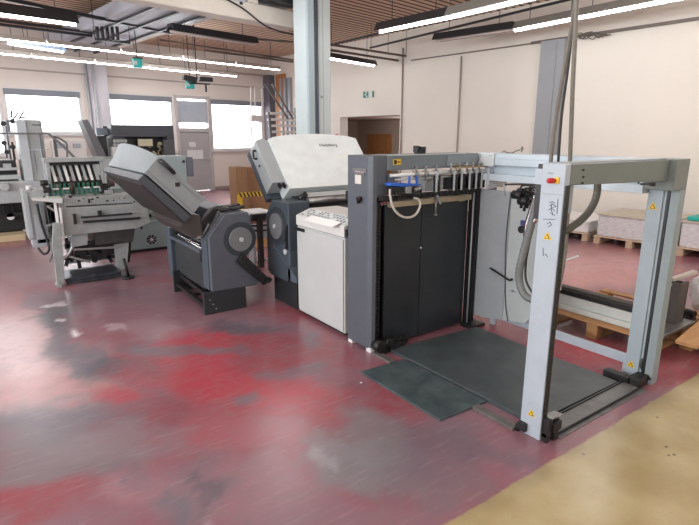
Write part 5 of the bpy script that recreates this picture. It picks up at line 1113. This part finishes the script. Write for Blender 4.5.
# ---- hoses hanging from the ceiling behind the gantry
def hang(pts, r, mt, label, Y=2.25):
    P = [gy(x, y, Y) for x, y in pts]; top = P[0].copy(); d = (P[0]-P[1]).normalized(); k = (CEIL-P[0].z)/max(d.z, .3); P = [P[0]+d*k]+P
    m = MB(); m.tube(P, r, 10); tag(m.build('hanging_hose', mt), label, 'hose')
hang([(575.5, 0), (571, 30), (566, 60), (560.5, 90), (556, 118), (553, 140), (550, 170)], .014, cable_m, 'grey-brown hose, leftmost of the three hanging behind the gantry')
hang([(573, 0), (571, 40), (567, 75), (563.5, 100), (561, 122), (559, 150), (557, 180)], .010, cabled_m, 'thin black cable hanging between two brown hoses behind the gantry', 2.3)
hang([(577, 0), (575, 40), (573, 80), (571.5, 120), (570, 160), (568.5, 200), (567, 225), (565, 250), (562, 272), (558, 290)], .015, mat('cable_tan', (.20, .18, .15), .55, var=.2, vscale=15), 'brown hose, rightmost of the three, hanging down behind the gantry post', 2.2)
m = MB(); c = gx(575, 258, 3.4); m.bar(gx(560, 262, 3.9), gx(578, 256, 3.9), .03, .012); m.bar(gx(563, 263, 3.9), gx(560, 290, 3.9), .012, .012)
tag(m.build('small_bracket', frame_w), 'small white bracket beside the brown hanging hose behind the near post', 'bracket')
# debris on the floor
for i, (x, y, s) in enumerate(((361, 383, .008), (564, 429, .012), (538, 437, .008))):
    c = gz(x, y); m = MB(); m.box(c.x-s, c.x+s, c.y-s*.7, c.y+s*.7, 0, s*.8)
    tag(m.build('floor_scrap', (frame_w, black_m, frame_w)[i], None, .002), ('tiny white scrap on the floor beside the small steel plate', 'tiny dark scrap on the floor in front of the floor rail', 'tiny pale scrap on the floor at the foot of the near post')[i], 'scrap')

for o in (hd1, hd):
    for p in o.data.polygons: p.use_smooth = True
    o.data.set_sharp_from_angle(angle=math.radians(32))
    o.modifiers.clear()
# ---------------------------------------------------------------- groups of like things, single pieces
GR = {'exit_sign': 'green exit signs', 'folding_unit': 'folding units of the machine line', 'printing_press': 'printing presses below the windows', 'paper_stack': 'wrapped paper stacks along the right wall',
      'cardboard_box': 'brown cartons behind the yellow post', 'hanging_hose': 'hoses hanging from the ceiling behind the gantry', 'floor_scrap': 'small scraps on the floor'}
for o in list(bpy.data.objects):
    if o.parent is None and 'label' in o.keys() and 'group' not in o.keys():
        st_ = o.name.split('.')[0]
        if st_ in GR: o['group'] = GR[st_]
        elif st_ == 'tube_light': o['group'] = 'ceiling tube lights'
        elif st_ == 'wooden_pallet': o['group'] = 'pallets under the wrapped stacks' if 'stack' in o['label'] else 'orange pallets behind the gantry'
        elif st_ == 'conduit': o['group'] = 'pipes on the walls'
def explode(o):                            # every loose piece of a part becomes a part of its own
    me = o.data; n = len(me.vertices); par = list(range(n))
    def f(a):
        while par[a] != a: par[a] = par[par[a]]; a = par[a]
        return a
    for p in me.polygons:
        for v in p.vertices[1:]: par[f(v)] = f(p.vertices[0])
    isl = {}
    for p in me.polygons: isl.setdefault(f(p.vertices[0]), []).append(p)
    if len(isl) < 2: return
    new = []
    for k, ps in isl.items():
        mp = {}; vs = []; fs = []
        for p in ps:
            for v in p.vertices:
                if v not in mp: mp[v] = len(vs); vs.append(me.vertices[v].co[:])
            fs.append([mp[v] for v in p.vertices])
        m2 = bpy.data.meshes.new(me.name); m2.from_pydata(vs, [], fs); m2.materials.append(me.materials[0])
        for q, p in zip(m2.polygons, ps): q.use_smooth = p.use_smooth
        new.append(m2)
    o.data = new[0]
    for m2 in new[1:]:
        c = o.copy(); c.data = m2; C.objects.link(c)
for o in list(bpy.data.objects):
    if o.type == 'MESH' and o.parent is not None and o.name.split('.')[0] in ('hanger', 'bolt', 'foot', 'side_floor_rail', 'end_frame', 'levelling_foot', 'side_lever', 'fold_roller', 'cross_bar', 'notice', 'cable_channel', 'clip_spacer', 'rack_frame', 'top_lever', 'drive_gear', 'link_rod', 'arm_joint', 'round_gauge', 'green_tape', 'feed_wheel', 'hinge', 'grille', 'fitting', 'tape_clip', 'sheet_fitting', 'adjusting_knob', 'support_rod', 'thin_bar') and not o.children:
        explode(o)

# ---------------------------------------------------------------- view
sc.view_settings.view_transform = 'Standard'; sc.view_settings.look = 'None'; sc.view_settings.gamma = 1
sc.view_settings.use_curve_mapping = False; sc.view_settings.exposure = 0.0
sc.cycles.max_bounces = 8; sc.cycles.use_denoising = True
